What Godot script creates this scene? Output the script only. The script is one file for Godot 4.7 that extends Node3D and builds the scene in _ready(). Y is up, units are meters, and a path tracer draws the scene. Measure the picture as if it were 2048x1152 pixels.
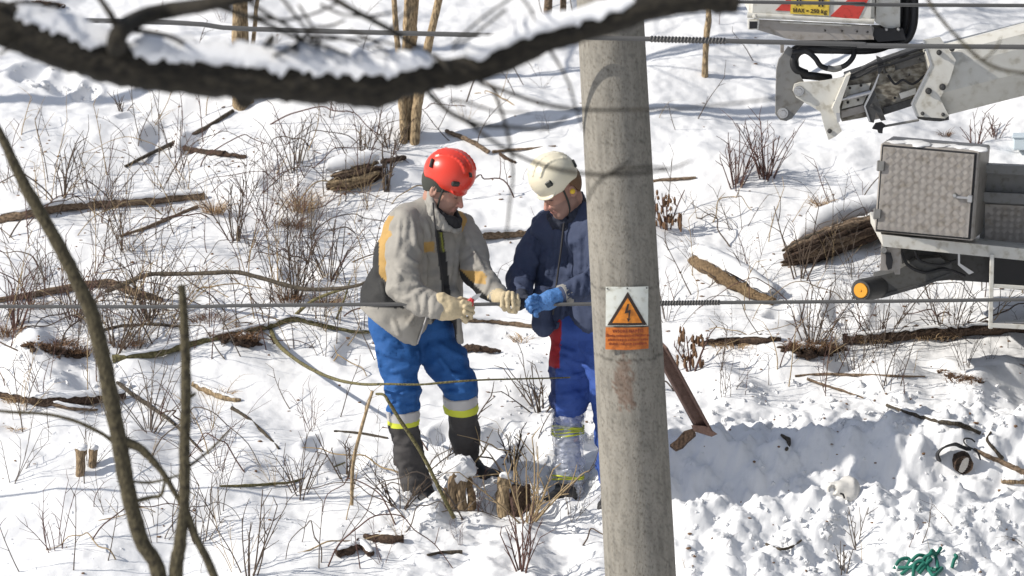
extends Node3D
# Two line workers at a concrete pole on a snowy hillside, seen through a long lens.

const CAM := Vector3(0.0, 4.48, 24.76)
const PITCH := 0.139626        # 8 degrees down
const KPX := 9.4e-5            # picture units (2048 x 1152) to tangent
const SLOPE := 0.364

var M := {}
var taken := {}
var rng := RandomNumberGenerator.new()
var n_big := FastNoiseLite.new()
var n_mid := FastNoiseLite.new()
var n_fine := FastNoiseLite.new()
var n_lump := FastNoiseLite.new()
var n_wr := FastNoiseLite.new()
var n_cl := FastNoiseLite.new()
var bumps: Array = []          # x, z, radius, height
var dents: Array = []          # x, z, rx, rz, depth, turn

# ------------------------------------------------------------------ picture rays
func ray(px: float, py: float) -> Vector3:
	var u := (px - 1024.0) * KPX
	var v := (576.0 - py) * KPX
	var c := cos(PITCH)
	var s := sin(PITCH)
	return Vector3(u, v * c - s, -c - v * s)

func W(px: float, py: float, z: float) -> Vector3:
	var d := ray(px, py)
	return CAM + d * ((z - CAM.z) / d.z)

func bp(px: float, py: float) -> Vector3:      # hit of the bare slope
	var d := ray(px, py)
	var t := (-SLOPE * CAM.z - CAM.y) / (d.y + SLOPE * d.z)
	return CAM + d * t

func gnd(px: float, py: float) -> Vector3:     # hit of the snow
	var d := ray(px, py)
	var b := bp(px, py)
	var t := (b.z + 0.9 - CAM.z) / d.z
	var st := 0.07 / absf(d.z)
	var p := CAM + d * t
	for i in 60:
		var q := CAM + d * (t + st)
		if q.y < H(q.x, q.z):
			var lo := 0.0
			var hi := st
			for j in 7:
				var m := (lo + hi) * 0.5
				var r := CAM + d * (t + m)
				if r.y < H(r.x, r.z): hi = m
				else: lo = m
			return CAM + d * (t + hi)
		t += st
		p = q
	return p

func sst(a: float, b: float, x: float) -> float:
	var t := clampf((x - a) / (b - a), 0.0, 1.0)
	return t * t * (3.0 - 2.0 * t)

# ------------------------------------------------------------------ terrain
func base_h(z: float) -> float:
	if z > 2.2:
		var t := minf(z - 2.2, 4.0)
		return -SLOPE * 2.2 - SLOPE * (t - t * t / 8.0)
	if z < -14.0:
		return SLOPE * 14.0 + (-14.0 - z) * 0.3
	return -SLOPE * z

func H(x: float, z: float) -> float:
	var h := base_h(z)
	if absf(x) > 9.0 or z < -9.0 or z > 4.0:
		return h + n_big.get_noise_2d(x * 0.3, z * 0.3) * 0.25
	h += n_big.get_noise_2d(x, z) * 0.075 + n_mid.get_noise_2d(x, z) * 0.022
	# churned snow on the right and around the workers
	var m := sst(0.55, 1.05, x) * sst(-1.05, -0.45, z) + 0.55 * sst(-0.9, -0.4, x) * sst(-0.45, -0.1, z) + 0.35 * sst(-1.5, -2.2, x) * sst(-1.9, -1.2, z) * sst(-0.6, -0.9, z)
	m += 0.12 * sst(-1.0, -1.4, z) * sst(-2.4, -1.6, z)
	m = minf(m, 1.0)
	if m > 0.01:
		h += m * (-n_lump.get_noise_2d(x, z) * 0.1 - n_lump.get_noise_2d(x * 2.3 + 31.0, z * 2.3) * 0.028 - n_lump.get_noise_2d(x * 5.1 + 11.0, z * 5.1) * 0.009 + n_fine.get_noise_2d(x * 2.5, z * 2.5) * 0.008)
	h += n_fine.get_noise_2d(x, z) * (0.005 + 0.005 * m)
	# trodden trench across the slope to the right of the pole
	var tx := sst(0.45, 0.9, x)
	var zc := 0.07 - 0.05 * (x - 1.0) + n_mid.get_noise_2d(x * 0.7, 9.0) * 0.08
	var dz := z - zc
	h -= tx * 0.13 * exp(-pow(absf(dz) / 0.2, 3.0))
	h += tx * 0.13 * exp(-pow((dz - 0.37) / 0.17, 2.0))
	h += tx * 0.07 * exp(-pow((dz + 0.36) / 0.15, 2.0))
	for b: Array in bumps:
		var ax: float = x - b[0]
		var az: float = z - b[1]
		var r: float = b[2]
		var q := (ax * ax + az * az) / (r * r)
		if q < 6.0:
			h += float(b[3]) * exp(-q)
	for b: Array in dents:
		var ax: float = x - b[0]
		var az: float = z - b[1]
		if absf(ax) < 0.4 and absf(az) < 0.4:
			var c := cos(b[5])
			var s := sin(b[5])
			var u: float = (ax * c + az * s) / b[2]
			var v: float = (az * c - ax * s) / b[3]
			var q := u * u + v * v
			if q < 5.0:
				h += -float(b[4]) * (1.0 - sst(0.55, 1.15, sqrt(q))) + float(b[4]) * 0.22 * exp(-pow((sqrt(q) - 1.35) / 0.25, 2.0))
	return h

# ------------------------------------------------------------------ scene tree helpers
func numbered(called: String) -> String:
	if not taken.has(called):
		taken[called] = 0
		return called
	taken[called] += 1
	return "%s_%03d" % [called, taken[called]]

func thing(called: String, label: String, category: String, at := Vector3.ZERO, group := "") -> Node3D:
	var o := Node3D.new()
	o.name = numbered(called)
	add_child(o)
	o.position = at
	tag(o, label, category, group)
	return o

func tag(o: Node, label: String, category: String, group := "") -> void:
	o.set_meta("label", label)
	o.set_meta("category", category)
	if group != "": o.set_meta("group", group)

# mesh given in world metres; parent may be self, a thing at some place, or a part of it
func part(called: String, mesh: Mesh, mat: Material, parent: Node = null, kind := "") -> MeshInstance3D:
	var o := MeshInstance3D.new()
	o.mesh = mesh
	o.material_override = mat
	if parent == null or parent == self:
		o.name = numbered(called)
		add_child(o)
	else:
		o.name = called
		parent.add_child(o, true)
		if parent.get_parent() == self and not (parent is MeshInstance3D):
			o.position = -(parent as Node3D).position
	if kind != "": o.set_meta("kind", kind)
	return o

# ------------------------------------------------------------------ mesh collecting
class Soup:
	var v := PackedVector3Array()
	var n := PackedVector3Array()
	var c := PackedColorArray()
	var ix := PackedInt32Array()
	var tinted := false

	func vert(p: Vector3, nn: Vector3, col := Color.WHITE) -> int:
		v.append(p); n.append(nn); c.append(col)
		return v.size() - 1

	func tri(a: int, b: int, d: int) -> void:
		var g := (v[b] - v[a]).cross(v[d] - v[a])
		if g.dot(n[a] + n[b] + n[d]) > 0.0:
			ix.append(a); ix.append(d); ix.append(b)
		else:
			ix.append(a); ix.append(b); ix.append(d)

	func quad(a: int, b: int, d: int, e: int) -> void:
		tri(a, b, d); tri(a, d, e)

	func face(pts: Array, col := Color.WHITE) -> void:   # flat polygon fan, convex
		var nn: Vector3 = (pts[1] - pts[0]).cross(pts[2] - pts[0]).normalized()
		var f := v.size()
		for p: Vector3 in pts: vert(p, nn, col)
		for i in range(1, pts.size() - 1): tri(f, f + i, f + i + 1)

	func commit() -> ArrayMesh:
		var a := []
		a.resize(Mesh.ARRAY_MAX)
		a[Mesh.ARRAY_VERTEX] = v
		a[Mesh.ARRAY_NORMAL] = n
		a[Mesh.ARRAY_INDEX] = ix
		if tinted: a[Mesh.ARRAY_COLOR] = c
		var m := ArrayMesh.new()
		m.add_surface_from_arrays(Mesh.PRIMITIVE_TRIANGLES, a)
		return m

func curve(pts: Array, rad: Array, sub: int) -> Array:
	var op := []
	var orr := []
	var n := pts.size()
	for i in n - 1:
		var a: Vector3 = pts[maxi(i - 1, 0)]
		var b: Vector3 = pts[i]
		var c: Vector3 = pts[i + 1]
		var d: Vector3 = pts[mini(i + 2, n - 1)]
		for k in sub:
			var t := float(k) / sub
			op.append(b.cubic_interpolate(c, a, d, t))
			orr.append(lerpf(rad[i], rad[i + 1], t))
	op.append(pts[n - 1])
	orr.append(rad[n - 1])
	return [op, orr]

func tube(s: Soup, pts: Array, rad: Array, sides := 6, sub := 3, rough := 0.0, col := Color.WHITE) -> void:
	var cr := curve(pts, rad, sub) if sub > 1 else [pts, rad]
	var P: Array = cr[0]
	var R: Array = cr[1]
	var n := P.size()
	var up := Vector3(0.31, 0.2, 0.93).normalized()
	var prev := -1
	for i in n:
		var t: Vector3 = (P[mini(i + 1, n - 1)] - P[maxi(i - 1, 0)]).normalized()
		var a := t.cross(up)
		if a.length() < 0.05: a = t.cross(Vector3.RIGHT)
		a = a.normalized()
		var b := a.cross(t).normalized()
		up = -(t.cross(a)).normalized() if false else b
		var f := s.v.size()
		for k in sides:
			var an := TAU * k / sides
			var dir := a * cos(an) + b * sin(an)
			var r: float = R[i]
			if rough > 0.0:
				var q: Vector3 = P[i] + dir * r
				r *= 1.0 + rough * n_wr.get_noise_3d(q.x * 3.0, q.y * 3.0, q.z * 3.0) * 1.6
			s.vert(P[i] + dir * r, dir, col)
		if prev >= 0:
			for k in sides:
				var k2 := (k + 1) % sides
				s.quad(prev + k, prev + k2, f + k2, f + k)
		prev = f
		if i == 0 or i == n - 1:
			var nn := t if i > 0 else -t
			var g := s.v.size()
			for k in sides: s.vert(s.v[f + k], nn, col)
			var ce := s.vert(P[i], nn, col)
			for k in sides: s.tri(ce, g + k, g + (k + 1) % sides)

# a cushion of snow lying along a branch
func snow_on(pts: Array, rad: Array, sub: int, wide := 1.0, tall := 0.7, ragged := 0.35) -> ArrayMesh:
	var s := Soup.new()
	var cr := curve(pts, rad, sub)
	var P: Array = cr[0]
	var R: Array = cr[1]
	var n := P.size()
	var sides := 12
	var prev := -1
	for i in n:
		var t: Vector3 = (P[mini(i + 1, n - 1)] - P[maxi(i - 1, 0)]).normalized()
		var side := t.cross(Vector3.UP).normalized()
		var up := side.cross(t).normalized()
		var e := sst(0.0, 0.08, float(i) / n) * sst(1.0, 0.92, float(i) / n)
		var r: float = R[i]
		var f := s.v.size()
		for k in sides:
			var an := TAU * k / sides
			var q: Vector3 = P[i] * 5.0
			var w := 1.0 + ragged * n_wr.get_noise_3d(q.x * 0.55 + cos(an) * 0.3, q.y * 0.55 + sin(an) * 0.4, q.z * 0.55) * 1.3
			var x := cos(an) * r * wide * (0.25 + 0.75 * e)
			var y := r * 0.75 + sin(an) * r * tall * w * e * (1.0 if sin(an) > 0.0 else 0.5)
			if absf(cos(an)) > 0.8: y -= r * 0.35 * maxf(0.0, n_wr.get_noise_3d(q.x * 0.5, 7.0 + cos(an), q.z * 0.5)) * 2.0 * ragged / 0.35
			s.vert(P[i] + side * x + up * y, (side * cos(an) + up * sin(an)).normalized())
		if prev >= 0:
			for k in sides:
				s.quad(prev + k, prev + (k + 1) % sides, f + (k + 1) % sides, f + k)
		prev = f
		if i == 0 or i == n - 1:
			var ce := s.vert(P[i] + up * r * 0.75, t if i > 0 else -t)
			for k in sides: s.tri(ce, f + k, f + (k + 1) % sides)
	return s.commit()

# rough lump (clods, earth, snow heaps)
func lump(s: Soup, c: Vector3, r: Vector3, amp: float, f: float, seg := 14, col := Color.WHITE) -> void:
	var first := s.v.size()
	for i in seg + 1:
		var th := PI * i / seg
		for k in seg * 2:
			var ph := TAU * k / (seg * 2)
			var d := Vector3(sin(th) * cos(ph), cos(th), sin(th) * sin(ph))
			var q := c + d * r
			var w := 1.0 + amp * (n_wr.get_noise_3dv(q * f) * 1.5 + n_wr.get_noise_3dv(q * f * 2.7) * 0.7)
			s.vert(c + d * r * w, Vector3.ZERO, col)
	var row := seg * 2
	for i in seg:
		for k in row:
			var a := first + i * row + k
			var b := first + i * row + (k + 1) % row
			var cc := b + row
			var d2 := a + row
			for t: Array in [[a, b, cc], [a, cc, d2]]:
				var g := (s.v[t[1]] - s.v[t[0]]).cross(s.v[t[2]] - s.v[t[0]])
				if g.dot(s.v[t[0]] - c) < 0.0: g = -g
				for q: int in t: s.n[q] += g
	for i in range(first, s.v.size()): s.n[i] = s.n[i].normalized()
	for i in seg:
		for k in row:
			var a := first + i * row + k
			var b := first + i * row + (k + 1) % row
			s.quad(a, b, b + row, a + row)

# box with its edges chamfered, axes given
func box(s: Soup, c: Vector3, ax: Vector3, ay: Vector3, az: Vector3, ch := 0.004, col := Color.WHITE) -> void:
	var A := [ax, ay, az]
	var L := [ax.length(), ay.length(), az.length()]
	var U := [ax.normalized(), ay.normalized(), az.normalized()]
	ch = minf(ch, minf(L[0], minf(L[1], L[2])) * 0.6)
	for i in 3:
		var j := (i + 1) % 3
		var k := (i + 2) % 3
		for sg: float in [-1.0, 1.0]:
			var o: Vector3 = c + U[i] * L[i] * sg
			var y: Vector3 = U[j] * (L[j] - ch)
			var z: Vector3 = U[k] * (L[k] - ch)
			flat(s, [o - y - z, o + y - z, o + y + z, o - y + z], U[i] * sg, col)
	for i in 3:
		var j := (i + 1) % 3
		var k := (i + 2) % 3
		for sj: float in [-1.0, 1.0]:
			for sk: float in [-1.0, 1.0]:
				var e: Vector3 = U[i] * (L[i] - ch)
				var p: Vector3 = c + U[j] * L[j] * sj + U[k] * (L[k] - ch) * sk
				var q: Vector3 = c + U[j] * (L[j] - ch) * sj + U[k] * L[k] * sk
				flat(s, [p - e, p + e, q + e, q - e], (U[j] * sj + U[k] * sk).normalized(), col)
	for sx: float in [-1.0, 1.0]:
		for sy: float in [-1.0, 1.0]:
			for sz: float in [-1.0, 1.0]:
				var X: Vector3 = U[0] * sx
				var Y: Vector3 = U[1] * sy
				var Z: Vector3 = U[2] * sz
				flat(s, [c + X * L[0] + Y * (L[1] - ch) + Z * (L[2] - ch), c + X * (L[0] - ch) + Y * L[1] + Z * (L[2] - ch), c + X * (L[0] - ch) + Y * (L[1] - ch) + Z * L[2]], (X + Y + Z).normalized(), col)

func flat(s: Soup, pts: Array, nn: Vector3, col := Color.WHITE) -> void:
	var f := s.v.size()
	for p: Vector3 in pts: s.vert(p, nn, col)
	for i in range(1, pts.size() - 1): s.tri(f, f + i, f + i + 1)

# plate: an outline in a plane, given thickness backwards along nn
func plate(s: Soup, pts: Array, nn: Vector3, thick: float, col := Color.WHITE) -> void:
	var x := (pts[1] as Vector3 - pts[0] as Vector3).normalized()
	x = (x - nn * x.dot(nn)).normalized()
	var y := nn.cross(x)
	var poly := PackedVector2Array()
	for p: Vector3 in pts: poly.append(Vector2((p - pts[0]).dot(x), (p - pts[0]).dot(y)))
	var t := Geometry2D.triangulate_polygon(poly)
	for sg: float in [0.0, 1.0]:
		var f := s.v.size()
		for p: Vector3 in pts: s.vert(p - nn * thick * sg, nn * (1.0 - 2.0 * sg), col)
		for i in range(0, t.size(), 3): s.tri(f + t[i], f + t[i + 1], f + t[i + 2])
	var area := 0.0
	for i in poly.size(): area += poly[i].cross(poly[(i + 1) % poly.size()])
	for i in pts.size():
		var a: Vector3 = pts[i]
		var b: Vector3 = pts[(i + 1) % pts.size()]
		var e := (b - a).cross(nn).normalized() * signf(area)
		flat(s, [a, b, b - nn * thick, a - nn * thick], e, col)

func pxpoly(a: Array, z: float) -> Array:
	var o := []
	for i in range(0, a.size(), 2): o.append(W(a[i], a[i + 1], z))
	return o

func cyl(s: Soup, a: Vector3, b: Vector3, r: float, sides := 20, ch := 0.003, col := Color.WHITE) -> void:
	var d := (b - a).normalized()
	tube(s, [a, a + d * 0.0001, a + d * ch, b - d * ch, b - d * 0.0001, b], [r - ch, r - ch, r, r, r - ch, r - ch], sides, 1, 0.0, col)

# ------------------------------------------------------------------ distance field, meshed as surface nets
class Field:
	var o: Vector3
	var c: float
	var nx: int
	var ny: int
	var nz: int
	var d: PackedFloat32Array
	var wr: FastNoiseLite

	func _init(lo: Vector3, hi: Vector3, cell: float, noise: FastNoiseLite) -> void:
		o = lo
		c = cell
		nx = int(ceil((hi.x - lo.x) / c)) + 1
		ny = int(ceil((hi.y - lo.y) / c)) + 1
		nz = int(ceil((hi.z - lo.z) / c)) + 1
		d.resize(nx * ny * nz)
		d.fill(1.0)
		wr = noise

	func span(lo: Vector3, hi: Vector3) -> Array:
		return [clampi(int((lo.x - o.x) / c), 0, nx - 1), clampi(int((hi.x - o.x) / c) + 1, 0, nx - 1),
			clampi(int((lo.y - o.y) / c), 0, ny - 1), clampi(int((hi.y - o.y) / c) + 1, 0, ny - 1),
			clampi(int((lo.z - o.z) / c), 0, nz - 1), clampi(int((hi.z - o.z) / c) + 1, 0, nz - 1)]

	# tapered capsule; folds: amplitude and frequency of cloth folds across the limb
	func cap(a: Vector3, b: Vector3, ra: float, rb: float, k := 0.03, amp := 0.0, fr := 1.0) -> void:
		var m := maxf(ra, rb) + k + amp + c * 3.0
		var e := Vector3(m, m, m)
		var s := span(a.min(b) - e, a.max(b) + e)
		var ab := b - a
		var l2 := maxf(ab.length_squared(), 1e-9)
		var ax := ab / sqrt(l2)
		for x in range(s[0], s[1] + 1):
			for y in range(s[2], s[3] + 1):
				var i := (x * ny + y) * nz + int(s[4])
				for z in range(s[4], s[5] + 1):
					var p := Vector3(o.x + x * c, o.y + y * c, o.z + z * c)
					var pa := p - a
					var t := clampf(pa.dot(ab) / l2, 0.0, 1.0)
					var q := (pa - ab * t).length() - lerpf(ra, rb, t)
					if amp > 0.0 and absf(q) < 0.05:
						var u := pa.dot(ax)
						var w := (p * 0.6 + (ax + Vector3(0.25, 0.2, -0.3)) * u * 0.45) * fr
						q += wr.get_noise_3d(w.x, w.y, w.z) * amp * 0.5
					var e0 := d[i]
					var h := maxf(k - absf(e0 - q), 0.0)
					d[i] = minf(e0, q) - h * h * 0.25 / k
					i += 1

	# ellipsoid with its own axes; dig takes it away
	func ell(ce: Vector3, B: Basis, r: Vector3, k := 0.02, dig := false) -> void:
		var m := maxf(r.x, maxf(r.y, r.z)) + k + c * 3.0
		var e := Vector3(m, m, m)
		var s := span(ce - e, ce + e)
		var T := B.transposed()
		for x in range(s[0], s[1] + 1):
			for y in range(s[2], s[3] + 1):
				var i := (x * ny + y) * nz + int(s[4])
				for z in range(s[4], s[5] + 1):
					var p := T * (Vector3(o.x + x * c, o.y + y * c, o.z + z * c) - ce)
					var k0 := (p / r).length()
					var k1 := (p / (r * r)).length()
					var q := (k0 * (k0 - 1.0) / k1) if k1 > 1e-6 else -minf(r.x, minf(r.y, r.z))
					var e0 := d[i]
					if dig:
						var h := maxf(k - absf(e0 + q), 0.0)
						d[i] = maxf(e0, -q) + h * h * 0.25 / k
					else:
						var h := maxf(k - absf(e0 - q), 0.0)
						d[i] = minf(e0, q) - h * h * 0.25 / k
					i += 1

	# keep what lies behind the plane (against its normal); only within reach of p
	func cut(p: Vector3, nn: Vector3, reach := 10.0) -> void:
		var i := 0
		for x in nx:
			for y in ny:
				for z in nz:
					var r := Vector3(o.x + x * c, o.y + y * c, o.z + z * c) - p
					if d[i] < 0.2 and r.length() < reach:
						d[i] = maxf(d[i], r.dot(nn))
					i += 1

	func at(p: Vector3) -> float:
		var x := clampi(int((p.x - o.x) / c + 0.5), 0, nx - 1)
		var y := clampi(int((p.y - o.y) / c + 0.5), 0, ny - 1)
		var z := clampi(int((p.z - o.z) / c + 0.5), 0, nz - 1)
		return d[(x * ny + y) * nz + z]

	func noise(amp: float, fr: float) -> void:
		var i := 0
		for x in nx:
			for y in ny:
				for z in nz:
					if absf(d[i]) < 0.04:
						d[i] += wr.get_noise_3d((o.x + x * c) * fr, (o.y + y * c) * fr, (o.z + z * c) * fr) * amp
					i += 1

	func mesh(s: Soup, tint = null) -> void:
		var id := PackedInt32Array()
		id.resize(nx * ny * nz)
		id.fill(-1)
		var sy := nz
		var sx := ny * nz
		var lim := c * 2.6
		for x in nx - 1:
			for y in ny - 1:
				var i := (x * ny + y) * nz - 1
				for z in nz - 1:
					i += 1
					var d0 := d[i]
					if d0 > lim or d0 < -lim: continue
					var d1 := d[i + sx]
					var d2 := d[i + sy]
					var d3 := d[i + sx + sy]
					var d4 := d[i + 1]
					var d5 := d[i + sx + 1]
					var d6 := d[i + sy + 1]
					var d7 := d[i + sx + sy + 1]
					var cnt := int(d0 < 0.0) + int(d1 < 0.0) + int(d2 < 0.0) + int(d3 < 0.0) + int(d4 < 0.0) + int(d5 < 0.0) + int(d6 < 0.0) + int(d7 < 0.0)
					if cnt == 0 or cnt == 8: continue
					var g := Vector3(d1 + d3 + d5 + d7 - d0 - d2 - d4 - d6, d2 + d3 + d6 + d7 - d0 - d1 - d4 - d5, d4 + d5 + d6 + d7 - d0 - d1 - d2 - d3)
					var mean := (d0 + d1 + d2 + d3 + d4 + d5 + d6 + d7) * 0.125
					var gl := g.length()
					var nn := g / gl if gl > 1e-9 else Vector3.UP
					var off := nn * clampf(-mean, -c * 0.5, c * 0.5)
					var p := Vector3(o.x + (x + 0.5) * c, o.y + (y + 0.5) * c, o.z + (z + 0.5) * c) + off
					id[i] = s.vert(p, nn, tint.call(p, nn) if tint != null else Color.WHITE)
		for x in range(1, nx - 1):
			for y in range(1, ny - 1):
				var i := (x * ny + y) * nz
				for z in range(1, nz - 1):
					i += 1
					var a := d[i] < 0.0
					if a != (d[i + sx] < 0.0): put(s, id[i - sy - 1], id[i - 1], id[i], id[i - sy])
					if a != (d[i + sy] < 0.0): put(s, id[i - sx - 1], id[i - 1], id[i], id[i - sx])
					if a != (d[i + 1] < 0.0): put(s, id[i - sx - sy], id[i - sy], id[i], id[i - sx])

	func put(s: Soup, a: int, b: int, e: int, f: int) -> void:
		if a < 0 or b < 0 or e < 0 or f < 0: return
		s.quad(a, b, e, f)

func fit(joints: Array, m: float) -> Array:
	var lo: Vector3 = joints[0]
	var hi: Vector3 = joints[0]
	for p: Vector3 in joints:
		lo = lo.min(p)
		hi = hi.max(p)
	return [lo - Vector3(m, m, m), hi + Vector3(m, m, m)]

func field(joints: Array, m: float, cell: float) -> Field:
	var b := fit(joints, m)
	return Field.new(b[0], b[1], cell, n_cl)

# ------------------------------------------------------------------ materials
func lin(r: float, g: float, b: float) -> Color:
	return Color(r, g, b).linear_to_srgb()

func noise_img(freq: float, ramp: Array, seed_: int, type := FastNoiseLite.TYPE_SIMPLEX_SMOOTH, oct := 4, size := 256, sx := 1.0) -> ImageTexture:
	var f := FastNoiseLite.new()
	f.noise_type = type
	f.seed = seed_
	f.frequency = freq
	f.fractal_octaves = oct
	var im := f.get_seamless_image(size, size, false, false, 0.2)
	im.convert(Image.FORMAT_RGB8)
	var g := Gradient.new()
	g.offsets = PackedFloat32Array(ramp[0])
	g.colors = PackedColorArray(ramp[1])
	for y in size:
		for x in size:
			im.set_pixel(x, y, g.sample(im.get_pixel(x, y).r))
	if sx != 1.0:
		var w := im.duplicate() as Image
		w.resize(int(size * sx), size)
		var out := Image.create(size, size, false, Image.FORMAT_RGB8)
		var k := int(size * sx)
		for i in int(ceil(1.0 / sx)): out.blit_rect(w, Rect2i(0, 0, k, size), Vector2i(i * k, 0))
		im = out
	im.generate_mipmaps()
	return ImageTexture.create_from_image(im)

func normal_img(freq: float, strength: float, seed_: int, oct := 4, size := 256) -> ImageTexture:
	var f := FastNoiseLite.new()
	f.noise_type = FastNoiseLite.TYPE_SIMPLEX_SMOOTH
	f.seed = seed_
	f.frequency = freq
	f.fractal_octaves = oct
	var im := f.get_seamless_image(size, size, false, false, 0.2)
	im.convert(Image.FORMAT_RGBA8)
	im.bump_map_to_normal_map(strength)
	return ImageTexture.create_from_image(im)

func mat(name_: String, col: Color, rough := 0.8, tex: Texture2D = null, scale := Vector3.ONE, nrm: Texture2D = null, ns := 1.0, tinted := false, metal := 0.0) -> StandardMaterial3D:
	var m := StandardMaterial3D.new()
	m.albedo_color = col
	m.roughness = rough
	m.metallic = metal
	if tex:
		m.albedo_texture = tex
	if nrm:
		m.normal_enabled = true
		m.normal_texture = nrm
		m.normal_scale = ns
	if tex or nrm:
		m.uv1_triplanar = true
		m.uv1_scale = scale
	m.vertex_color_use_as_albedo = tinted
	M[name_] = m
	return m

func materials() -> void:
	var W1 := Color.WHITE
	var grain := noise_img(0.02, [[0.0, 0.5, 1.0], [Color(0.9, 0.9, 0.9), Color(0.96, 0.96, 0.96), W1]], 5)
	var soft_n := normal_img(0.03, 4.0, 8)
	var weave := normal_img(0.09, 3.0, 9, 2)
	var snow_n := normal_img(0.02, 5.0, 14, 5)
	var bark_t := noise_img(0.03, [[0.15, 0.42, 0.6, 0.85], [lin(0.16, 0.15, 0.14), lin(0.5, 0.48, 0.46), lin(0.8, 0.78, 0.76), W1]], 21, FastNoiseLite.TYPE_SIMPLEX_SMOOTH, 5, 256, 1.0)
	var bark_n := normal_img(0.03, 9.0, 22, 5)
	var conc := noise_img(0.05, [[0.0, 0.2, 0.3, 0.55, 1.0], [lin(0.45, 0.43, 0.4), lin(0.62, 0.6, 0.56), lin(0.86, 0.84, 0.82), lin(0.93, 0.93, 0.93), W1]], 31, FastNoiseLite.TYPE_SIMPLEX_SMOOTH, 4)
	var conc_n := normal_img(0.06, 3.0, 33)
	var rust := noise_img(0.02, [[0.2, 0.45, 0.6, 0.85], [lin(0.6, 0.55, 0.52), lin(0.85, 0.8, 0.76), lin(1, 1, 1), lin(0.88, 0.88, 0.9)]], 41)
	var grime := noise_img(0.02, [[0.12, 0.3, 0.42, 0.9], [lin(0.66, 0.63, 0.58), lin(0.84, 0.82, 0.78), lin(0.94, 0.93, 0.92), W1]], 43, FastNoiseLite.TYPE_SIMPLEX_SMOOTH, 5)
	mat("snow", lin(0.77, 0.775, 0.785), 0.85, null, Vector3(3.1, 3.1, 3.1), snow_n, 0.35)
	M.snow.subsurf_scatter_enabled = false
	mat("snow_cushion", lin(0.77, 0.775, 0.785), 0.85, null, Vector3(6, 6, 6), snow_n, 0.3)
	mat("bark_bough", lin(0.03, 0.025, 0.016), 0.92, bark_t, Vector3(3, 6, 6), bark_n, 0.5)
	mat("bark_dark", lin(0.1, 0.082, 0.058), 0.9, bark_t, Vector3(7, 3.5, 7), bark_n, 0.9)
	mat("bark_brown", lin(0.27, 0.195, 0.13), 0.9, bark_t, Vector3(5, 9, 9), bark_n, 0.9)
	mat("bark_tan", lin(0.5, 0.38, 0.23), 0.9, bark_t, Vector3(9, 3, 9), bark_n, 0.7)
	mat("bark_green", lin(0.21, 0.19, 0.085), 0.9, bark_t, Vector3(8, 8, 8), bark_n, 0.8)
	mat("bark_sapling", lin(0.11, 0.093, 0.052), 0.9, bark_t, Vector3(9, 4, 9), bark_n, 0.7)
	mat("wood_pale", lin(0.38, 0.28, 0.17), 0.85, bark_t, Vector3(14, 3, 14), bark_n, 0.5)
	mat("wood_end", lin(0.62, 0.58, 0.52), 0.85, grain, Vector3(12, 12, 12))
	mat("rotten", lin(0.095, 0.06, 0.04), 0.95, bark_t, Vector3(8, 8, 8), bark_n, 1.0)
	mat("stem_red", lin(0.1, 0.05, 0.04), 0.8)
	mat("stem_brown", lin(0.085, 0.06, 0.043), 0.85)
	mat("stem_grey", lin(0.13, 0.105, 0.085), 0.85)
	mat("stem_tan", lin(0.34, 0.25, 0.14), 0.85)
	mat("needles", lin(0.03, 0.05, 0.028), 0.8)
	mat("grass", lin(0.4, 0.28, 0.16), 0.85)
	M.grass.backlight_enabled = true
	M.grass.backlight = Color(0.25, 0.18, 0.1)
	mat("leaf_dry", lin(0.17, 0.095, 0.05), 0.85)
	mat("concrete", lin(0.285, 0.267, 0.23), 0.88, conc, Vector3(7, 3.2, 7), conc_n, 0.5, true)
	mat("cable", lin(0.1, 0.098, 0.095), 0.55)
	mat("cable_wrap", lin(0.11, 0.105, 0.1), 0.5)
	mat("jacket_grey", W1, 0.75, grain, Vector3(3, 3, 3), weave, 0.15, true)
	mat("jacket_blue", W1, 0.85, grain, Vector3(3, 3, 3), weave, 0.15, true)
	mat("trousers_blue", W1, 0.8, grain, Vector3(6, 6, 6), weave, 0.4, true)
	mat("black_cloth", lin(0.02, 0.02, 0.023), 0.8, null, Vector3(9, 9, 9), weave, 0.4)
	mat("collar_grey", lin(0.36, 0.345, 0.315), 0.8, grain, Vector3(6, 6, 6), weave, 0.4)
	mat("collar_navy", lin(0.022, 0.027, 0.045), 0.85)
	mat("gaiter", lin(0.06, 0.056, 0.056), 0.85, grain, Vector3(7, 7, 7), soft_n, 0.5)
	mat("rubber", lin(0.02, 0.02, 0.022), 0.6)
	mat("reflective", lin(0.45, 0.44, 0.44), 0.45)
	mat("lime", lin(0.58, 0.62, 0.05), 0.7)
	mat("zip", lin(0.03, 0.028, 0.03), 0.5)
	mat("glove_cream", lin(0.58, 0.48, 0.31), 0.85, grain, Vector3(14, 14, 14), soft_n, 0.4)
	mat("glove_blue", lin(0.07, 0.2, 0.47), 0.65, noise_img(0.03, [[0.3, 0.45, 0.62], [lin(0.6, 0.6, 0.65), W1, lin(1.0, 1.0, 1.0)]], 51), Vector3(12, 12, 12), soft_n, 0.4)
	mat("skin", W1, 0.6, null, Vector3.ONE, null, 1.0, true)
	mat("knit", lin(0.055, 0.058, 0.05), 0.95)
	mat("helmet_red", lin(0.72, 0.045, 0.022), 0.32)
	M.helmet_red.clearcoat_enabled = true
	M.helmet_red.clearcoat = 0.3
	mat("helmet_white", lin(0.76, 0.7, 0.54), 0.35)
	mat("dark_plastic", lin(0.025, 0.027, 0.022), 0.5)
	mat("ear_plug", lin(0.75, 0.5, 0.04), 0.6)
	mat("tool_red", lin(0.5, 0.02, 0.025), 0.4)
	mat("steel", lin(0.5, 0.5, 0.5), 0.35, null, Vector3.ONE, null, 1.0, false, 0.8)
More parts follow.
